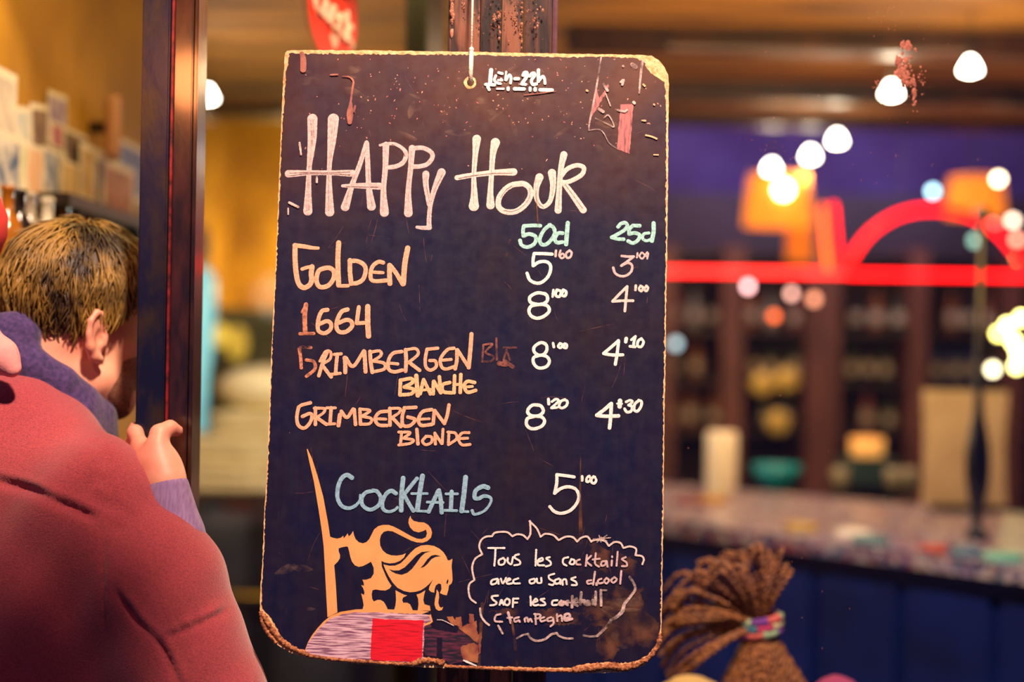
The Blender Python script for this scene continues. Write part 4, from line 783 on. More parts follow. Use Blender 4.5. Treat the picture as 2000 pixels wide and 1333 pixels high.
word('scratch', M_SCR, K, ["1100,662 1400,630 1830,575|1.5 2.6 1.2"], 2.2, 'orange scratch under the opening hours')

# --- gold lion, spear, worn lilac panel with red square
S1 = crop(590, 870, 5.556); L1 = crop(630, 1000, 6.348)
def pl(cf, s): return [cf(*map(float, p.split(','))) for p in s.split()]
body = pl(S1, "60,40 75,75 110,150 170,340 230,560 280,830 305,995") + pl(L1, """130,325 180,335 225,325 258,300 262,332 290,300 312,270 325,308 355,280 380,240 390,290 410,340 450,380 500,393 545,378 580,340 610,280 640,220 690,180 750,165 820,165 880,185 950,220 1030,265 1100,305 1170,335 1230,340 1280,318 1295,270 1282,222 1250,240 1190,258 1130,240 1085,195 1065,140 1070,95 1090,50 1100,85 1130,115 1190,130 1260,135 1310,165 1345,210 1358,260 1345,320 1300,365 1240,385 1170,382 1100,360 1020,320 940,280 870,245 810,237 760,250 725,290 710,350 715,420 745,480 790,520 850,542 920,546 990,535 1035,515 1010,570 960,610 900,635 830,642 770,630 730,612 735,680 760,740 785,800 815,860 855,920 830,955 780,978 720,975 660,965 620,975 610,1020 615,1080 635,1115 680,1095 720,1095 760,1120 790,1170 808,1212 495,1215 510,1160 500,1100 480,1015 515,1035 520,1000 505,950 480,912 515,918 510,880 495,845 540,845 600,825 635,770 635,700 615,650 600,622 550,650 500,675 450,685 400,665 365,620 345,560 330,490 315,435 290,432 240,442 200,455 200,490 218,540 215,580 190,620 145,665 165,900 185,1250 62,1310""") + pl(S1, "235,1100 215,930 180,700 130,400 75,160 52,45")
poly('lion_emblem', [body], 0.0004, 0.0008, M_GOLD, label='pale gold lion body and tall spear')
poly('lion_leg', [pl(L1, "905,975 960,1005 1010,1030 1050,1040 1000,1065 988,1095 1000,1130 1050,1130 1085,1150 1105,1190 1118,1224 890,1214 905,1160 912,1090 908,1020")], 0.0004, 0.0008, M_GOLD)
poly('lion_leg', [pl(L1, "1165,1030 1220,1010 1275,975 1258,1040 1250,1100 1265,1150 1330,1168 1340,1228 1180,1226 1190,1150 1185,1080")], 0.0004, 0.0008, M_GOLD)
poly('lion_mane', [pl(L1, "755,655 830,672 900,670 970,640 1030,580 1090,510 1150,455 1220,420 1300,413 1380,425 1450,460 1500,505 1535,560 1552,605 1580,602 1610,583 1605,630 1600,680 1608,760 1612,850 1600,890 1568,915 1560,970 1540,1038 1500,1030 1455,1010 1475,960 1470,900 1440,890 1405,915 1390,960 1385,1005 1345,995 1318,970 1325,930 1350,880 1370,840 1330,890 1280,935 1220,975 1150,995 1080,1000 1010,985 930,945 870,880 820,800 780,720"),
  pl(L1, "820,712 880,730 950,728 1020,690 1090,620 1160,545 1230,500 1345,490 1270,515 1220,560 1170,630 1110,710 1050,760 980,785 910,770 860,745"), pl(L1, "1210,703 1250,660 1300,590 1350,545 1400,535 1470,553 1400,563 1350,590 1300,650 1260,685"), pl(L1, "1555,835 1562,860 1550,900 1535,890 1540,860")], 0.0004, 0.0008, M_GOLD)
poly('lion_tongue', [pl(L1, "1415,965 1440,1000 1445,1060 1435,1130 1450,1180 1470,1192 1497,1180 1480,1220 1440,1230 1405,1205 1388,1150 1395,1080 1410,1020")], 0.0004, 0.0008, M_GOLD)
S3 = crop(500, 1180, 4.348)
M_LILAC = mat('worn_lilac_print', (224, 184, 198), 0.7, rgb2=(124, 76, 108), scale=36, stretch=(1.0, 13.0, 1), thr=(0.40, 0.58), detail=9)
M_RED = mat('red_print', (226, 22, 44), 0.5, rgb2=(170, 10, 34), scale=36, stretch=(1, 13, 1), thr=(0.36, 0.5))
M_PURP = mat('torn_purple_print', (96, 34, 62), 0.6, rgb2=(22, 16, 40), scale=60, stretch=(0.8, 5, 1), thr=(0.44, 0.6), detail=9)
M_CHIP = mat('bare_gold_chip', (176, 108, 68), 0.7, rgb2=(120, 50, 50), scale=60)
poly('emblem_base', [smooth_closed(pl(S3, "420,385 445,320 480,262 525,205 575,150 630,105 720,68 850,48 1000,44 1200,50 1400,58 1472,66"), 30)[:-1] + pl(S3, "1485,90 1502,152 1480,170 1400,200 1000,300 420,395")], 0.0004, 0.00085, M_GOLD, label='gold rim above the worn panel')
poly('worn_panel', [ragged(pl(S3, "410,408 440,340 480,285 530,222 590,160 650,115 730,88 850,72 1000,72 1200,80 1400,85 1462,92 1485,150 1430,172 1418,480 1370,470 1330,498 1100,485 970,478 750,466 600,450 480,430"), 0.5, 9)], 0.0005, 0.0010, M_LILAC, label='worn lilac and white printed panel')
poly('red_square', [ragged(pl(S3, "990,126 1210,134 1428,140 1414,300 1414,455 1370,468 1320,492 1100,484 972,478 980,300"), 0.35, 10)], 0.0006, 0.0011, M_RED, label='bright red square printed on the worn panel')
poly('torn_print', [ragged(pl(S3, "1420,180 1470,150 1500,210 1700,250 1720,205 1870,230 1885,330 1890,500 1760,495 1640,510 1560,455 1440,440 1420,400"), 0.9, 12)], 0.0004, 0.0008, M_PURP, label='torn dark purple remains of the print')
for i, s in enumerate(["1715,205 1870,145 1885,290 1885,330 1850,310 1790,260", "1740,360 1850,330 1885,360 1887,500 1760,470 1735,420", "1620,110 1670,105 1720,190 1660,185", "1690,120 1745,110 1750,185 1715,195", "1810,90 1845,80 1850,150 1815,170", "1890,260 1915,240 1905,420 1890,430"]):
    poly('bare_chip', [ragged(pl(S3, s), 0.7, 20 + i)], 0.0005, 0.0010, M_CHIP)
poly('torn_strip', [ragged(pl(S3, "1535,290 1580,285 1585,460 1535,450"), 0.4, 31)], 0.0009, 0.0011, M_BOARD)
word('torn_fibre', M_WHITE, S3, ["1765,480 1800,495 1870,525|3 4 2", "1540,135 1590,140 1680,185|1.2"], 3)
# --- tape remains top right
T = crop(1140, 100, 6.059)
M_TAPE = mat('pink_tape', (176, 104, 104), 0.5, rgb2=(120, 60, 70), scale=50, stretch=(6, 1, 1), thr=(0.35, 0.5))
poly('tape_strip', [ragged(pl(T, "440,632 585,627 575,800 560,1000 538,1215 400,1165 395,1150 415,880"), 0.5, 40)], 0.0004, 0.0008, M_TAPE, label='pink strip of old tape')
poly('tape_strip', [ragged(pl(T, "150,430 185,560 240,480 285,385 292,420 230,560 120,735 70,840 100,640"), 0.6, 41)], 0.0004, 0.0008, M_TAPE, label='pink torn sliver of old tape')
words('tape_edge', M_SMUDGE, T, ["205,80 150,430 70,840 60,940|3 4 2", "700,110 680,220 655,500|5 5 3", "60,940 180,930 240,980 300,1090 400,1160|1.6", "140,800 290,870 355,900 340,840 290,762 240,792|2.6", "575,165 610,190|9", "465,180 470,182|4.5", "440,370 470,345 455,400|5", "260,510 315,650|2.6", "400,700 480,720 510,700|4", "180,690 230,720|6", "590,610 600,620|6", "235,395 280,470|5"], 3)
words('tape_edge', M_BRIGHTOR, T, ["735,1000 800,1015 860,1040|3.5", "705,400 720,415|4", "690,825 730,828|3", "830,635 835,640|3.5", "830,1230 880,1232|2.5", "35,470 45,475|4"], 3)
# --- runs, drips and bare spots
Z1 = crop(500, 80, 3.507)
words('paint_drip', M_SCR, Z1, ["595,245 640,250 668,280 660,340 650,420|2 3.5 4 4", "650,430 645,500 643,560|6 13 9", "315,90 325,130 325,200|9 12 12", "512,235 560,233|3", "680,450 672,485|4"], 5, 'brown glossy run of dried paint at the upper left')
words('paint_drip', M_SMUDGE, Z1, ["300,700 310,780|4", "230,1110 290,1140|5", "418,935 418,970|4", "222,1150 222,1190|3"], 4)
words('stain_run', M_DUST, lambda x, y: (x, y), ["1134,880 1133,960 1134,1040 1136,1110|2 4 8 13", "1000,1215 1006,1260 1008,1300|4 6 6", "942,1180 935,1300|6", "1045,340 1052,470|3", "996,470 985,520|4"], 5)
for i, (s, st) in enumerate([("1115,1062 1140,1052 1165,1062 1200,1080 1240,1095 1258,1130 1255,1180 1285,1220 1280,1262 1240,1262 1190,1255 1170,1225 1120,1210 1150,1180 1200,1150 1170,1110", 1), ("1165,1240 1200,1225 1212,1260 1195,1290 1170,1280", 2), ("955,1195 1020,1190 1120,1195 1200,1200 1190,1215 1060,1222 1040,1210", 3)]):
    poly('stain', [ragged(smooth_closed([tuple(map(float, q.split(','))) for q in s.split()], 8), 2.2, st, 4)], 0, 0.00045 + i * 1e-6, M_DUST)
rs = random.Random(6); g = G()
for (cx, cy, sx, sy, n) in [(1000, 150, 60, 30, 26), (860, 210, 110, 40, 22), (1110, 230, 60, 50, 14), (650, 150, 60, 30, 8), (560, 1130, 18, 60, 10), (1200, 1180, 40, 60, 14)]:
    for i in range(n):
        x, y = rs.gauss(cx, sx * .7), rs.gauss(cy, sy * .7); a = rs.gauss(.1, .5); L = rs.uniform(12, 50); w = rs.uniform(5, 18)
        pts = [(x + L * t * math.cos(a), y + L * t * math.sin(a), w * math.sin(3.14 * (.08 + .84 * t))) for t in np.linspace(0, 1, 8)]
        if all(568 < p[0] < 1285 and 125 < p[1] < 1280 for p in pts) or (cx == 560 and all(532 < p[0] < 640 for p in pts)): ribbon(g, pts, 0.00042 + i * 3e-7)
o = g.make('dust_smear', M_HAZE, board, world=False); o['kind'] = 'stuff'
g = G(); rr = random.Random(11)
for i in range(360):
    if i < 170: x = rr.choice([rr.gauss(800, 90), rr.gauss(1060, 90), rr.uniform(575, 1290)]); y = min(330, max(116, rr.gauss(200, 55)))
    if x < 566 or x > 1290: continue
    if i < 170: pass
    else: x = rr.uniform(535, 1290); y = rr.uniform(115, 1290)
    if y > 1100 and x < 560: continue
    a = rr.uniform(0, 3.14); L = rr.choice([0.5, 0.8, 1, 1.5, 3]) * rr.uniform(.6, 1.4); w = rr.uniform(0.9, 2.6) * (1 if y < 320 else .7)
    ribbon(g, [(x, y, w), (x + L * math.cos(a), y + L * math.sin(a), w * .8)], 0.00042 + i * 2e-7)
o = g.make('paint_fleck', mat('rosy_fleck', (214, 150, 126), .7, rgb2=(170, 84, 84), scale=40, thr=(.45, .55)), board, world=False); o['kind'] = 'stuff'
g = G()
for i in range(90):
    x = rr.uniform(560, 1270); y = rr.uniform(130, 1270); a = rr.choice([rr.gauss(1.57, .25), rr.gauss(0, .5), rr.uniform(0, 3.1)]); L = rr.uniform(10, 70); c = rr.gauss(0, .12)
    pts = [(x + L * t * math.cos(a + c * t), y + L * t * math.sin(a + c * t), .5 + .5 * math.sin(3.14 * t)) for t in np.linspace(0, 1, 8)]
    pts = [p for p in pts if 560 < p[0] < 1285 and 115 < p[1] < 1270]
    if len(pts) > 2: ribbon(g, pts, 0.00041 + i * 2e-7)
o = g.make('scratch', mat('fine_scratch', (92, 50, 54), 0.6, alpha_noise=(0.35, 0.6, 90, (1, 1, 1))), board, world=False); o['kind'] = 'stuff'

# --- hanging cord (its own thing), passes through the eyelet
cord = empty('hanging_cord', P(921, 120, 1.875), 'white cord the menu board hangs from on the window post', 'cord')
M_CORD = mat('white_cord', (250, 238, 216), 0.8, bump=0.4, scale=400)
hz = BMW @ Vector((*b2(919, 163), 0.0015)); hb = BMW @ Vector((*b2(919, 158), -0.007)); tp = BMW @ Vector((*b2(921, 98), 0.0025)); bt = BMW @ Vector((*b2(921, 100), -0.0115))
nail = P(925, -150, 1.905)
G().tube([nail, P(923, 0, 1.895), tp], 0.0015, 8).make('upper_cord', M_CORD, cord, True)
G().tube([tp, (tp + hz) / 2, hz + Vector((0, 0, 0.002)), hb], [0.0028, 0.003, 0.003, 0.002], 10).make('doubled_loop', M_CORD, cord, True)
G().tube([tp, bt, hb], 0.002, 8).make('back_loop', M_CORD, cord, True)
G().ball(tp, 0.0036, 10).make('knot', M_CORD, cord, True)
nl = tag(G().tube([nail + Vector((0, -.012, 0)), nail + Vector((0, .03, 0))], 0.0018, 8).tube([nail + Vector((0, -.014, 0)), nail + Vector((0, -.012, 0))], 0.004, 10).make('nail', mat('steel', (140, 130, 120), 0.4, 0.8)), 'steel nail in the window post holding the white cord', 'nail')
# ================================================================ people: continuous surfaces grown from smooth distance fields
class SDF:
    def __init__(s): s.p = []
    def cap(s, a, b, ra, rb=None, k=.02, op='u', sq=None):
        a = np.array(a, float); b = np.array(b, float); rb = ra if rb is None else rb
        if sq is None: sq = np.ones(3)
        sq = np.array(sq, float)
        A, B_ = a / sq, b / sq; ab = B_ - A; L = ab @ ab + 1e-12
        def f(p):
            q = p / sq; t = np.clip(((q - A) @ ab) / L, 0, 1)
            return (np.linalg.norm(q - A - t[..., None] * ab, axis=-1) - (ra + (rb - ra) * t)) * sq.min()
        r = max(ra, rb) * max(1, sq.max())
        s.p.append((f, np.minimum(a, b) - r, np.maximum(a, b) + r, k, op)); return s
    def ell(s, c, r, M=None, k=.02, op='u'):
        c = np.array(c, float); r = np.array(r, float); M = np.eye(3) if M is None else np.array(M, float)   # columns = axes
        def f(p):
            q = (p - c) @ M; k0 = np.linalg.norm(q / r, axis=-1); k1 = np.linalg.norm(q / (r * r), axis=-1) + 1e-9
            return k0 * (k0 - 1) / k1
        m = r.max(); s.p.append((f, c - m, c + m, k, op)); return s
    def comb(s, d, e, k, op):
        if op == 'u':
            h = np.maximum(k - np.abs(d - e), 0) / k; return np.minimum(d, e) - h * h * k / 4
        if op == 's':
            e = -e
        h = np.maximum(k - np.abs(d - e), 0) / k; return np.maximum(d, e) + h * h * k / 4
    def at(s, p):
        d = np.full(p.shape[:-1], 1.0)
        for f, lo, hi, k, op in s.p: d = s.comb(d, f(p), k, op)
        return d
    def bounds(s):
        u = [(lo, hi) for f, lo, hi, k, op in s.p if op == 'u']
        return np.min([x[0] for x in u], 0), np.max([x[1] for x in u], 0)
    def mesh(s, h, lo=None, hi=None, pre=None):
        l, u = s.bounds(); m = 3 * h + .02
        lo = l - m if lo is None else np.maximum(np.array(lo, float), l - m); hi = u + m if hi is None else np.minimum(np.array(hi, float), u + m)
        n = np.ceil((hi - lo) / h).astype(int) + 1
        D = np.full(n, .08, dtype=np.float32); ax = [lo[i] + h * np.arange(n[i]) for i in range(3)]
        for f, pl_, ph, k, op in s.p:
            if op == 'i': a, b = np.zeros(3, int), n
            else:
                mg = k + .03; a = np.clip(np.floor((pl_ - mg - lo) / h).astype(int), 0, n); b = np.clip(np.ceil((ph + mg - lo) / h).astype(int) + 1, 0, n)
            if np.any(b <= a): continue
            X_, Y_, Z_ = np.meshgrid(ax[0][a[0]:b[0]], ax[1][a[1]:b[1]], ax[2][a[2]:b[2]], indexing='ij')
            e = f(np.stack([X_, Y_, Z_], -1)); sl_ = tuple(slice(a[i], b[i]) for i in range(3))
            D[sl_] = s.comb(D[sl_], e, k, op)
        if pre is not None:
            X_, Y_, Z_ = np.meshgrid(*ax, indexing='ij'); D = D + pre(X_, Y_, Z_)
        return nets(D, lo, h)
def nets(D, lo, h):
    S = D < 0; n = D.shape
    c = [S[i:n[0] - 1 + i, j:n[1] - 1 + j, k:n[2] - 1 + k] for i in (0, 1) for j in (0, 1) for k in (0, 1)]
    cnt = sum(x.astype(np.int8) for x in c); act = (cnt > 0) & (cnt < 8)
    idx = np.full(act.shape, -1, np.int64); I_ = np.argwhere(act); idx[tuple(I_.T)] = np.arange(len(I_))
    off = np.array([(i, j, k) for i in (0, 1) for j in (0, 1) for k in (0, 1)])
    V = np.stack([D[tuple((I_ + o).T)] for o in off], 1).astype(float)
    acc = np.zeros((len(I_), 3)); w = np.zeros(len(I_))
    for a in range(8):
        for b in range(a + 1, 8):
            if np.abs(off[a] - off[b]).sum() != 1: continue
            m = (V[:, a] < 0) != (V[:, b] < 0); t = np.where(m, V[:, a] / np.where(m, V[:, a] - V[:, b], 1), 0)
            acc += m[:, None] * (off[a] + t[:, None] * (off[b] - off[a])); w += m
    P_ = lo + h * (I_ + acc / w[:, None]); fs = []
    for a in range(3):
        s0 = [slice(None)] * 3; s1 = [slice(None)] * 3; s0[a] = slice(0, -1); s1[a] = slice(1, None)
        ch = S[tuple(s0)] != S[tuple(s1)]; E = np.argwhere(ch); b, c_ = (a + 1) % 3, (a + 2) % 3
        E = E[(E[:, b] > 0) & (E[:, c_] > 0) & (E[:, b] < n[b] - 1) & (E[:, c_] < n[c_] - 1)]
        if not len(E): continue
        def g_(db, dc): q = E.copy(); q[:, b] -= db; q[:, c_] -= dc; return idx[tuple(q.T)]
        Q = np.stack([g_(1, 1), g_(0, 1), g_(0, 0), g_(1, 0)], 1); fl = ~S[tuple(E.T)]
        Q[fl] = Q[fl][:, ::-1]; fs.append(Q[(Q >= 0).all(1)])
    return P_, np.concatenate(fs)
def nmesh(name, VF, m, parent, label=None):
    V, Fc = VF; me = bpy.data.meshes.new(name); M = np.array(wmat(parent).inverted()); V = V @ M[:3, :3].T + M[:3, 3]
    me.vertices.add(len(V)); me.vertices.foreach_set('co', V.astype(np.float32).ravel())
    me.loops.add(len(Fc) * 4); me.loops.foreach_set('vertex_index', Fc.astype(np.int32).ravel())
    me.polygons.add(len(Fc)); me.polygons.foreach_set('loop_start', np.arange(0, len(Fc) * 4, 4, dtype=np.int32)); me.polygons.foreach_set('loop_total', np.full(len(Fc), 4, np.int32))
    me.update(calc_edges=True); me.validate(); me.shade_smooth(); me.materials.append(m)
    o = bpy.data.objects.new(name, me); COL.objects.link(o); o.parent = parent
    if label: o['label'] = label
    return o
def hit(s, px, py, d0=1.5, d1=2.4):
    d = rx * ((px - 1000) / F) - ux * ((py - 666.5) / F) + FW; T_ = np.linspace(d0, d1, 300)
    pts = np.array(CAM) + T_[:, None] * np.array(d); v = s.at(pts); i = np.argmax(v < 0)
    if v[i] >= 0: return None
    return Vector(pts[i])
def frame(f, up):
    f = Vector(f).normalized(); u = Vector(up); u = (u - f * u.dot(f)).normalized(); l = u.cross(f)   # columns: forward, left, up
    return np.array([[f.x, l.x, u.x], [f.y, l.y, u.y], [f.z, l.z, u.z]])

M_SKIN = mat('skin', (236, 172, 142), .5, rgb2=(222, 140, 118), scale=14, sss=.12, bump=.05)
M_COAT = mat('burgundy_wool', (180, 68, 72), .95, rgb2=(138, 48, 62), scale=460, bump=.5, sheen=.35, thr=(.3, .7))
M_LAV = mat('lavender_wool', (156, 126, 168), .9, rgb2=(132, 100, 146), scale=90, stretch=(3, 1, .4), bump=.4, sheen=.2)
M_HOOD = mat('purple_navy_wool', (78, 52, 110), .9, rgb2=(44, 32, 80), scale=150, bump=.4, sheen=.3)
M_HAIR = mat('fair_brown_hair', (84, 58, 28), .5, rgb2=(46, 30, 16), scale=40, bump=.4)
M_LOCK = mat('fair_lock', (150, 116, 50), .45, rgb2=(44, 30, 18), scale=13, thr=(.42, .58))
man = empty('person', (-0.62, 2.0, 0), 'person in a burgundy wool coat leaning past the door post, hand gripping it', 'person')
HC = np.array(P(160, 622, 2.07)); HF = frame((.80, .58, -.22), (0.12, 0.10, 1.0))
def hl(x, y, z): return HC + HF @ np.array([x, y, z])
b = SDF()
b.ell(hl(-.005, 0, .025), (.100, .080, .098), HF)
b.ell(hl(.048, 0, -.045), (.052, .058, .078), HF, k=.03)
b.ell(hl(.058, 0, -.098), (.038, .040, .030), HF, k=.03)
b.cap(hl(.03, -.052, -.085), hl(.075, -.02, -.112), .018, .016, k=.03); b.cap(hl(.03, .052, -.085), hl(.075, .02, -.112), .018, .016, k=.03)
b.cap(hl(.094, 0, .0), hl(.122, 0, -.046), .010, .014, k=.018); b.cap(hl(.085, -.03, .012), hl(.085, .03, .012), .014, k=.02)
for sgn in (-1, 1):
    b.ell(hl(.092, .03 * sgn, -.006), (.012, .014, .011), HF, k=.006, op='s'); b.ell(hl(.083, .03 * sgn, -.006), (.012, .012, .012), HF, k=.004)
b.cap(hl(.100, -.02, -.074), hl(.100, .02, -.074), .008, .008, k=.008); b.cap(hl(.104, -.02, -.066), hl(.104, .02, -.066), .006, .006, k=.004)
for sgn in (-1, 1):
    ca, sa = math.cos(.50 * sgn), math.sin(.50 * sgn); ct, st2 = math.cos(.22), math.sin(.22)
    fx = np.array([ca, -sa * 1.0, 0]); lx = np.array([sa, ca, 0]); upv = np.array([0, 0, 1.0])
    fx2 = fx * ct + upv * st2; up2 = upv * ct - fx * st2
    EM = HF @ np.stack([fx2, lx, up2], 1); ec = hl(-.004, .088 * sgn, -.026); el = lambda x, y, z: ec + EM @ np.array([x, y * sgn, z])
    b.ell(ec, (.019, .0045, .031), EM, k=.010); b.cap(hl(.004, .072 * sgn, -.03), el(.006, -.002, -.004), .012, .010, k=.012)
    rim = [(.014, .012), (.008, .028), (-.006, .032), (-.017, .020), (-.019, .002), (-.014, -.016), (-.004, -.030), (.006, -.034)]
    for i in range(7): b.cap(el(rim[i][0], .003, rim[i][1]), el(rim[i + 1][0], .003, rim[i + 1][1]), .0042 if i < 5 else .0060, .0042 if i < 4 else .0062, k=.004)
    b.ell(el(.002, .007, -.004), (.009, .007, .014), EM, k=.004, op='s'); b.cap(el(.012, .004, -.004), el(.012, .004, -.014), .004, .004, k=.004)
nk0, nk1 = hl(-.035, 0, -.07), np.array(P(60, 850, 2.0))
b.cap(nk0, nk1, .056, .066, k=.05)
SHc = np.array(P(176, 985, 1.885)); SHl = np.array(P(-330, 915, 1.86)); ELB = np.array(P(415, 1440, 1.83)); WR = np.array(P(322, 940, 1.878))
b.cap(nk1, SHc, .06, .06, k=.05); b.cap(nk1, SHl, .06, .06, k=.05)
TOP = np.array(P(-80, 1000, 1.99)); HIP = np.array((TOP[0] + .03, 2.02 - .12, 0.92))
b.cap(TOP, HIP, .11, .13, k=.08, sq=(1.25, .8, 1)); b.cap(SHc, ELB, .045, .038, k=.03); b.cap(ELB, WR, .030, .023, k=.02)
b.cap(SHl, SHl + np.array((-.04, -.02, -.30)), .045, .038, k=.03); b.cap(SHl + np.array((-.04, -.02, -.30)), SHl + np.array((-.0, .12, -.52)), .038, .026, k=.02)
# right hand on the post
pm = np.array(P(306, 905, 1.888)); b.cap(WR, pm, .024, .027, k=.02); b.cap(np.array(P(296, 905, 1.893)), np.array(P(320, 912, 1.885)), .020, .020, k=.015)
def digit(pts, rads, k=.006):
    Q = [np.array(P(*p)) for p in pts]
    for i in range(len(Q) - 1): b.cap(Q[i], Q[i + 1], rads[i], rads[i + 1], k=k if i else .014)
digit([(316, 905, 1.883), (308, 868, 1.885), (312, 848, 1.892), (332, 836, 1.902), (346, 842, 1.912)], [.0145, .0128, .0125, .0095, .0082])
digit([(296, 905, 1.895), (276, 872, 1.905), (264, 846, 1.925), (266, 838, 1.955), (276, 838, 1.985)], [.0115, .0108, .0102, .0092, .0078])
digit([(288, 915, 1.895), (266, 890, 1.912), (258, 868, 1.942), (264, 860, 1.975), (280, 860, 2.003)], [.0112, .0106, .0098, .009, .0078])
digit([(284, 928, 1.895), (264, 908, 1.915), (258, 892, 1.945), (266, 884, 1.975), (280, 884, 2.000)], [.0108, .0102, .0095, .0088, .0076])
digit([(284, 940, 1.892), (268, 926, 1.912), (262, 914, 1.935), (268, 908, 1.960), (278, 908, 1.980)], [.0098, .009, .0084, .0078, .007])
# legs to the ground
for sx in (-.11, .11):
    h0 = HIP + np.array((sx, 0, -.02)); kn = np.array((h0[0] + sx * .2, h0[1] - .02, .48)); an_ = np.array((kn[0], kn[1] - .06, .09))
    b.cap(h0, kn, .085, .058, k=.05); b.cap(kn, an_, .055, .036, k=.03); b.cap(an_, an_ + np.array((.02, .17, -.045)), .036, .03, k=.03)
nmesh('body', b.mesh(.0036, lo=(-1.1, 1.7, .9)), M_SKIN, man)
M_TROU = mat('dark_trousers', (30, 32, 44), .9); M_SHOE = mat('black_shoe', (20, 18, 18), .5)
tr = SDF(); shs = SDF()
tr.cap(HIP + np.array((-.08, 0, .03)), HIP + np.array((.08, 0, .03)), .12, .12, k=.05)
for sx in (-.11, .11):
    h0 = HIP + np.array((sx, 0, -.02)); kn = np.array((h0[0] + sx * .2, h0[1] - .02, .48)); an_ = np.array((kn[0], kn[1] - .06, .09))
    tr.cap(h0, kn, .10, .075, k=.05); tr.cap(kn, an_, .073, .056, k=.03)
    shs.cap(an_ + np.array((0, -.02, -.045)), an_ + np.array((.02, .19, -.055)), .045, .036, k=.02)
sb = SDF(); sb.ell(hl(.058, 0, -.100), (.0422, .0442, .0342), HF); sb.ell(hl(.050, 0, -.055), (.0535, .0592, .070), HF); sb.cap(hl(.045, -.048, -.092), hl(.075, -.02, -.114), .0195, .0175, k=.02)
nmesh('stubble', sb.mesh(.004), mat('stubble', (92, 56, 34), .8, alpha_noise=(.1, 1.0, 260, (1, 1, 1))), man, 'brown stubble on the jaw')
nmesh('trousers', tr.mesh(.014), M_TROU, man); 
shv = shs.mesh(.009); shv[0][:, 2] = np.maximum(shv[0][:, 2], 0.0); nmesh('shoes', shv, M_SHOE, man)
# coat
c_ = SDF()
c_.cap(TOP + np.array((0.02, .0, .02)), HIP, .145, .185, k=.1, sq=(1.35, .82, 1))
c_.cap(np.array(P(60, 868, 1.975)), SHc, .068, .082, k=.05); c_.cap(np.array(P(10, 830, 2.0)), SHl, .075, .085, k=.06)
c_.cap(np.array(P(20, 930, 1.96)), np.array(P(120, 1150, 1.90)), .09, .10, k=.08)
SM = np.array(P(288, 1135, 1.86)); c_.cap(SHc, SM, .084, .090, k=.03); c_.cap(SM, ELB, .090, .086, k=.03)
c_.cap(ELB, ELB + (WR - ELB) * .55, .070, .047, k=.03)
c_.cap(SHl, SHl + np.array((-.05, -.02, -.33)), .085, .075, k=.03); c_.cap(SHl + np.array((-.05, -.02, -.32)), SHl + np.array((-.0, .12, -.50)), .072, .05, k=.03)
c_.cap(HIP + np.array((0, 0, .05)), HIP + np.array((0, 0, -.22)), .17, .20, k=.08, sq=(1.25, .85, 1))
c_.cap(np.array(P(100, 1090, 1.93)), np.array(P(190, 1440, 1.92)), .10, .12, k=.08)
def seam(pts, w, amp):
    q = [hit(c_, v[0], v[1]) for v in cr([(x, y, 0) for x, y in pts], 10)]
    return (np.array([v for v in q if v is not None]), w, amp)
SE = [seam([(-40, 930), (60, 957), (130, 987), (200, 1020)], .0075, -.0085), seam([(-40, 918), (60, 944), (130, 974), (198, 1008)], .0065, .004),
      seam([(206, 1018), (203, 1090), (202, 1180), (206, 1250)], .0045, -.0035), seam([(213, 1020), (210, 1090), (209, 1180), (213, 1250)], .004, .002),
      seam([(222, 1145), (262, 1205), (308, 1250), (335, 1300), (355, 1350)], .005, -.006), seam([(230, 1138), (270, 1196), (314, 1240), (342, 1290), (364, 1345)], .005, .0035),
      seam([(314, 1240), (352, 1222), (402, 1201), (440, 1180)], .0045, .004), seam([(318, 1251), (356, 1233), (404, 1212), (443, 1191)], .0045, -.005),
      seam([(196, 955), (215, 985), (232, 1015)], .016, -.007), seam([(178, 855), (198, 885), (204, 925)], .012, -.005), seam([(215, 955), (238, 985), (262, 1010)], .014, .003)]
def coatnoise(X_, Y_, Z_): return .0030 * np.sin(X_ * 31 + Z_ * 17) * np.sin(Z_ * 23 + Y_ * 19) + .0012 * np.sin(X_ * 70 - Z_ * 55)
CV, CF = c_.mesh(.0045, lo=(-2, 1.5, 1.0), pre=coatnoise)
for Q, w, amp in SE:
    bb0, bb1 = Q.min(0) - w * 3, Q.max(0) + w * 3; ix = np.where(((CV > bb0) & (CV < bb1)).all(1))[0]
    if not len(ix): continue
    p = CV[ix]; dm = np.full(len(ix), 1e9)
    for a in range(len(Q) - 1):
        e = Q[a + 1] - Q[a]; t = np.clip(((p - Q[a]) @ e) / (e @ e + 1e-12), 0, 1); dm = np.minimum(dm, np.linalg.norm(p - Q[a] - t[:, None] * e, axis=1))
    nr = np.stack([c_.at(p + np.eye(3)[k] * .002) - c_.at(p - np.eye(3)[k] * .002) for k in range(3)], 1); nr /= np.linalg.norm(nr, axis=1)[:, None] + 1e-9
    end = np.minimum(1, np.minimum(np.linalg.norm(p - Q[0], axis=1), np.linalg.norm(p - Q[-1], axis=1)) / .02)
    CV[ix] += nr * (amp * np.exp(-(dm / w) ** 2) * end)[:, None]
nmesh('coat', (CV, CF), M_COAT, man)
ct = SDF(); ct.p = c_.p
nmesh('coat_skirt', ct.mesh(.012, hi=(2, 3, 1.02)), M_COAT, man)
# sweater sleeve and cuff
s_ = SDF(); lw = lambda t: ELB + (WR - ELB) * t
s_.cap(lw(.45), lw(.78), .040, .036, k=.01); s_.cap(lw(.78), lw(.96), .038, .0305, k=.01)
s_.cap(lw(1.0), lw(1.1), .0235, .0235, k=.003, op='s')
nmesh('sweater_sleeve', s_.mesh(.0035), M_LAV, man, 'lavender ribbed sweater sleeve at the wrist')
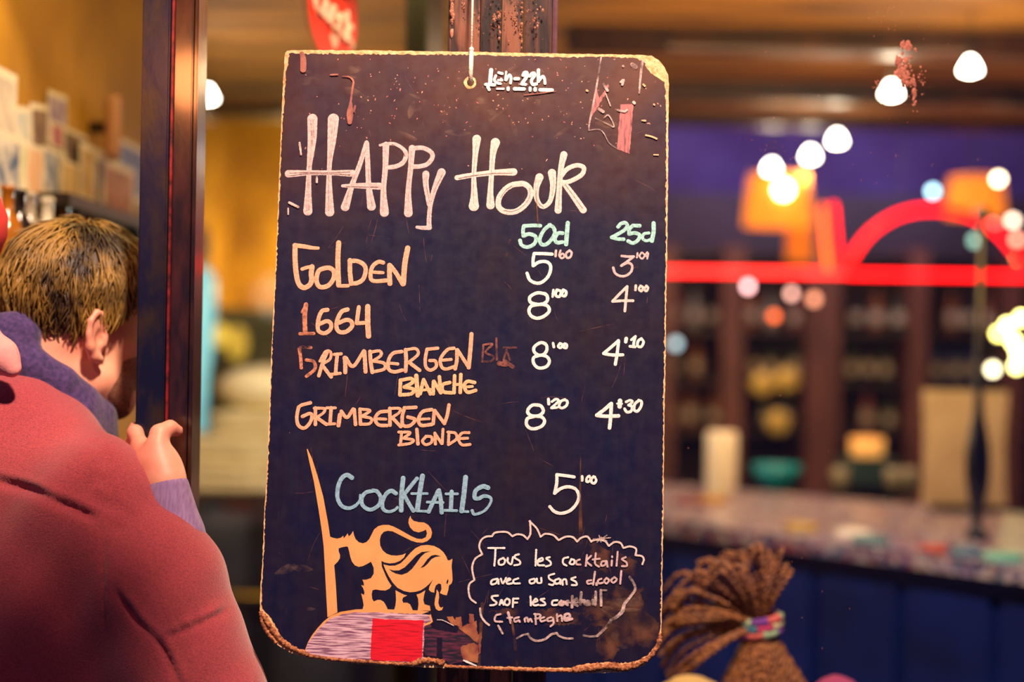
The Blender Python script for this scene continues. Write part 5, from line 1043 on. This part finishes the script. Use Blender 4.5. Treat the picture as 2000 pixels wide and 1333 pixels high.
# hood and collar
h_ = SDF()
h_.cap(np.array(P(-90, 660, 1.96)), np.array(P(36, 656, 1.985)), .034, .030, k=.03); h_.cap(np.array(P(36, 656, 1.985)), np.array(P(58, 694, 2.0)), .030, .016, k=.02)
cl = [(-60, 720, 1.95, .034), (20, 700, 1.965, .024), (70, 722, 1.97, .022), (115, 752, 1.985, .024), (155, 785, 2.01, .024), (188, 815, 2.04, .024), (202, 850, 2.08, .022)]
for i in range(len(cl) - 1): h_.cap(np.array(P(*cl[i][:3])), np.array(P(*cl[i + 1][:3])), cl[i][3], cl[i + 1][3], k=.02)
cl2 = [(-40, 790, 1.97, .05), (60, 800, 1.985, .045), (130, 830, 2.0, .042), (185, 860, 2.04, .03)]
for i in range(3): h_.cap(np.array(P(*cl2[i][:3])), np.array(P(*cl2[i + 1][:3])), cl2[i][3], cl2[i + 1][3], k=.02)
nmesh('hood_collar', h_.mesh(.005), M_HOOD, man, 'purple navy hood collar folded round the neck')
sf = SDF(); sf.cap(np.array(P(-50, 650, 1.90)), np.array(P(4, 698, 1.875)), .03, .018, k=.01, sq=(1, .6, 1)); sf.cap(np.array(P(4, 698, 1.875)), np.array(P(25, 722, 1.872)), .018, .008, k=.02)
nmesh('scarf_end', sf.mesh(.0035), mat('pink_knit', (236, 150, 146), .85, bump=.3, scale=120), man, 'pink scarf end falling over the coat')
# hair: cap shell and locks
hr = SDF(); hr.ell(hl(-.012, 0, .036), (.112, .093, .104), HF, k=.02)
pn = HF @ (np.array([-.62, 0, .78])); pn0 = hl(-.085, 0, -.082)
hr.p.append((lambda p: -((p - pn0) @ (HF @ np.array([.0, 0, 1.0]))) , None, None, .02, 'i'))
pa = hl(.012, 0, -.02); na = HF @ (np.array([1, 0, -.85]) / 1.31)
hr.p.append((lambda p: (p - pa) @ na, None, None, .012, 'i'))
for f_ in (0,): pass
hr.p = [(f, (lo if lo is not None else HC - .2), (hi if hi is not None else HC + .2), k, op) for f, lo, hi, k, op in hr.p]
hair = nmesh('hair', hr.mesh(.004), M_HAIR, man)
rr = random.Random(3); g = G(); crown = np.array([-.045, -.01, .135])
def onhair(v, k=1.0):
    v = np.array(v, float); q = v / np.array([.112, .093, .104]); q = q / np.linalg.norm(q); return q * np.array([.112, .093, .104]) * k
for i in range(2400):
    th = rr.uniform(0, 2 * math.pi); ph = math.acos(rr.uniform(-.62, 1)); v = np.array([math.sin(ph) * math.cos(th), math.sin(ph) * math.sin(th), math.cos(ph)]) * .1
    st = onhair(v, 1.0)
    fl = st - crown * .9; fl = fl + np.array([rr.gauss(-.01, .030), rr.gauss(0, .022), -.055]); fl /= np.linalg.norm(fl) + 1e-9
    L = rr.uniform(.04, .085); wv = rr.uniform(0, .0035); wp = rr.uniform(0, 6.28); lift = rr.uniform(1.01, 1.09) + (0.05 if rr.random() < .15 else 0); pts = []
    for j in range(6):
        t = j / 5; q = st + fl * L * t; q = q + np.array([wv * math.sin(t * 5 + wp), -wv * math.sin(t * 5 + wp), 0]); q = onhair(q, 1.0 + (lift - 1) * t + .03 * math.sin(3.1 * t))
        w = q + np.array([-.012, 0, .036])
        if w[2] < -.096 or (w[0] - .012) - .85 * (w[2] + .02) > .006: break
        pts.append(Vector(hl(*w)))
    if len(pts) > 2:
        r0 = rr.uniform(.0009, .0023); m_ = len(pts); g.tube(pts, [r0 * (1.0 - .8 * (a / (m_ - 1)) ** 2) * (.5 if a == 0 else 1) for a in range(m_)], 4, cap=False)
lk = g.make('locks', M_LOCK, hair, smooth=True); lk['kind'] = 'stuff'; lk['label'] = 'tousled fair brown locks'

# ================================================================ woman with braids behind the glass
wm = empty('person', (P(1490, 1440, 2.45).x, 2.45, 0), 'person with braided brown hair in a topknot seated just behind the window glass', 'person')
w0 = np.array(P(1490, 1440, 2.45)); w_ = SDF()
w_.ell(w0, (.078, .096, .10)); w_.ell(w0 + np.array((0, .03, -.06)), (.055, .06, .07), k=.03)
w_.ell(w0 + np.array((0, .095, -.03)), (.014, .014, .02), k=.01)
for sx in (-1, 1): w_.ell(w0 + np.array((sx * .08, .0, -.03)), (.008, .018, .03), k=.006)
w_.cap(w0 + np.array((0, -.01, -.06)), w0 + np.array((0, -.02, -.2)), .05, .055, k=.03)
sh = w0 + np.array((0, -.02, -.24)); hp = np.array((w0[0], w0[1] - .02, .32))
w_.cap(sh + np.array((-.13, 0, 0)), sh + np.array((.13, 0, 0)), .05, .05, k=.06); w_.cap(sh, hp, .11, .10, k=.06)
for sx in (-1, 1):
    e_ = sh + np.array((sx * .19, .05, -.22)); w_.cap(sh + np.array((sx * .15, 0, 0)), e_, .042, .034, k=.03); w_.cap(e_, e_ + np.array((-sx * .1, .18, -.03)), .033, .024, k=.02)
    hd = e_ + np.array((-sx * .1, .18, -.03)); w_.cap(hd, hd + np.array((-sx * .03, .05, 0)), .026, .024, k=.01)
    for f in range(4): w_.cap(hd + np.array((-sx * .03 + (f - 1.5) * .014, .06, 0)), hd + np.array((-sx * .035 + (f - 1.5) * .014, .12 - abs(f - 1.3) * .008, -.012)), .009, .007, k=.004)
    w_.cap(hd + np.array((-sx * .045, .03, .005)), hd + np.array((-sx * .075, .07, .0)), .011, .008, k=.006)
    k_ = hp + np.array((sx * .12, .40, .06)); w_.cap(hp + np.array((sx * .09, 0, 0)), k_, .085, .058, k=.05); w_.cap(k_, np.array((k_[0], k_[1] + .03, .06)), .055, .036, k=.03); w_.cap(np.array((k_[0], k_[1] + .03, .05)), np.array((k_[0], k_[1] + .18, .035)), .034, .028, k=.02)
nmesh('body', w_.mesh(.008), mat('deep_skin', (120, 74, 54), .5), wm)
j_ = SDF(); j_.cap(sh + np.array((-.14, 0, 0)), sh + np.array((.14, 0, 0)), .062, .062, k=.06); j_.cap(sh, hp, .13, .15, k=.08)
for sx in (-1, 1):
    e_ = sh + np.array((sx * .19, .05, -.22)); j_.cap(sh + np.array((sx * .15, 0, 0)), e_, .058, .05, k=.03); j_.cap(e_, e_ + np.array((-sx * .09, .16, -.03)), .048, .036, k=.02)
nmesh('jacket', j_.mesh(.012), mat('navy_jacket', (24, 34, 76), .8), wm)
t_ = SDF(); t_.cap(hp + np.array((-.08, 0, 0)), hp + np.array((.08, 0, 0)), .14, .14, k=.05)
for sx in (-1, 1):
    k_ = hp + np.array((sx * .12, .40, .06)); t_.cap(hp + np.array((sx * .09, 0, 0)), k_, .10, .072, k=.05); t_.cap(k_, np.array((k_[0], k_[1] + .03, .10)), .07, .05, k=.03)
nmesh('trousers', t_.mesh(.015), M_TROU, wm)
st_ = empty('low_stool', (hp[0], hp[1], 0), 'low round stool under the braided person', 'stool')
G().lathe((hp[0], hp[1], 0), [(.001, .13), (.16, .131), (.17, .14), (.17, .165), (.16, .175), (.001, .175)], 24).make('seat', M_DKWOOD, st_)
for a in (45, 135, 225, 315): G().tube([(hp[0] + .10 * math.cos(math.radians(a)), hp[1] + .10 * math.sin(math.radians(a)), .135), (hp[0] + .14 * math.cos(math.radians(a)), hp[1] + .14 * math.sin(math.radians(a)), 0)], .014, 8).make('leg', M_DKWOOD, st_)
M_BRAID = mat('braid_brown', (176, 112, 58), .5, rgb2=(90, 50, 36), scale=160, thr=(.4, .6)); M_SCALP = mat('dark_hair', (38, 26, 28), .6, bump=.4, scale=60)
sc_ = SDF(); BD = np.array(P(1484, 1222, 2.41)); sc_.ell(w0 + np.array((0, -.008, .02)), (.088, .098, .098)); sc_.cap(w0 + np.array((0, -.015, .05)), BD, .066, .018, k=.03)
hw = nmesh('hair', sc_.mesh(.006, lo=tuple(w0 - np.array((.2, .2, .05)))), M_SCALP, wm)
rr = random.Random(9)
def braid(pts, r, name='braid', par=None, m=M_BRAID):
    q = cr([tuple(p) for p in pts], 1.0); 
    P3 = [np.array(p) for p in pts]; q = []
    Q = [2 * P3[0] - P3[1]] + P3 + [2 * P3[-1] - P3[-2]]
    for i in range(1, len(Q) - 2):
        n = max(3, int(np.linalg.norm(Q[i + 1] - Q[i]) / .0022))
        for t in np.linspace(0, 1, n, endpoint=False): q.append(.5 * (2 * Q[i] + (Q[i + 1] - Q[i - 1]) * t + (2 * Q[i - 1] - 5 * Q[i] + 4 * Q[i + 1] - Q[i + 2]) * t * t + (-Q[i - 1] + 3 * Q[i] - 3 * Q[i + 1] + Q[i + 2]) * t ** 3))
    g = G(); L = 0; ph0 = rr.uniform(0, 6.28)
    for s in (0, 1):
        pp = []; rads = []; L = 0
        for i, p in enumerate(q):
            L += np.linalg.norm(q[i] - q[i - 1]) if i else 0
            t = (q[min(i + 1, len(q) - 1)] - q[max(i - 1, 0)]); t = t / (np.linalg.norm(t) + 1e-9); a = np.cross(t, (0, 1, 0)); a /= np.linalg.norm(a) + 1e-9; b_ = np.cross(t, a)
            ph = L / (r * 2.3) * math.pi + s * math.pi + ph0
            pp.append(Vector(p + (a * math.cos(ph) + b_ * math.sin(ph)) * r * .42)); rads.append(r * (.40 + .52 * abs(math.sin(ph * 1.0 + s * .8))) * (1 - .25 * i / len(q)))
        g.tube(pp, rads, 5)
    return g.make(name, m, par or hw, smooth=True)
dB = 2.41
for i in range(64):   # free fan of braids out of the band
    a = math.radians(64 + (212 - 64) * i / 63 + rr.uniform(-3, 3)); rad = rr.uniform(.118, .150) * (1.0 if a < 2.6 else 1.12) * (.85 if a < 1.3 else 1); 
    dz = rr.uniform(-.055, .05); ux_, uz_ = math.cos(a), math.sin(a)
    base = BD + np.array((ux_ * .014, dz * .2, uz_ * .014 + .006))
    m1 = BD + np.array((ux_ * rad * .5, dz * .7 - .01, uz_ * rad * .5 + .016)); m2 = BD + np.array((ux_ * rad * .88, dz, uz_ * rad * .88 + .010))
    en = BD + np.array((ux_ * rad * 1.02 - .01, dz + .012 + rr.uniform(0, .03), uz_ * rad * 1.0 - .012 - rr.uniform(0, .03)))
    braid([base, m1, m2, en], rr.uniform(.0042, .0056))
for i in range(22):   # braids lying over the scalp up to the band
    a = math.radians(180 + 180 * (i + .5) / 22); x = math.cos(a); y = math.sin(a)
    top = BD + np.array((x * .022, y * .022, -.016)); cx_ = lambda t, R_: BD + (w0 + np.array((0, -.012, .05)) - BD) * t + np.array((x * R_, y * R_ * 1.05, 0)); mid = cx_(.45, .050); low = cx_(.8, .076); lo2 = cx_(1.5, .104)
    braid([top, mid, low, lo2], .0054)
bnd = empty('hair_band', BD, 'fuzzy multicoloured hair band round the braided topknot', 'hair band')
bc = [('mint', (176, 206, 160)), ('pink', (216, 70, 120)), ('violet', (130, 70, 160)), ('cream', (230, 214, 160)), ('coral', (226, 110, 100)), ('teal', (70, 130, 150))]
for k in range(3):
    for j in range(8):
        a0 = 2 * math.pi * j / 8 + k * .5; pts = []
        for t in np.linspace(0, 1, 6):
            a = a0 + t * 2 * math.pi / 8; pts.append(BD + np.array((.033 * math.cos(a), .030 * math.sin(a), (k - 1) * .011 + .006 * math.cos(a))))
        nm, cc3 = bc[(j * 2 + k * 3) % 6]
        G().tube([Vector(p) for p in pts], [.0072 + rr.uniform(-.0012, .0012) for _ in pts], 8).make('yarn', mat('yarn_' + nm, cc3, .9, bump=1.0, scale=300), bnd, smooth=True)
def fuzzy(name, pts, m, label):
    s = SDF()
    for p in pts: s.ell(np.array(P(p[0], p[1], p[2])), (p[3], p[3] * .9, p[3] * .8), k=.02)
    return nmesh(name, s.mesh(.004, pre=lambda X_, Y_, Z_: .0022 * np.sin(X_ * 420) * np.sin(Z_ * 390) * np.sin(Y_ * 350)), m, wm, label)
fuzzy('fleece_collar', [(1340, 1352, 2.36, .034), (1368, 1356, 2.36, .03), (1305, 1372, 2.38, .036), (1400, 1380, 2.36, .036), (1340, 1420, 2.38, .05)], mat('cream_fleece', (216, 180, 110), .95, bump=.8, scale=200), 'cream fleece collar')
fuzzy('pink_collar', [(1634, 1352, 2.40, .034), (1660, 1375, 2.40, .034), (1600, 1385, 2.40, .04), (1620, 1430, 2.42, .06)], mat('mauve_fleece', (170, 66, 110), .95, bump=.8, scale=200), 'mauve pink fleece collar')
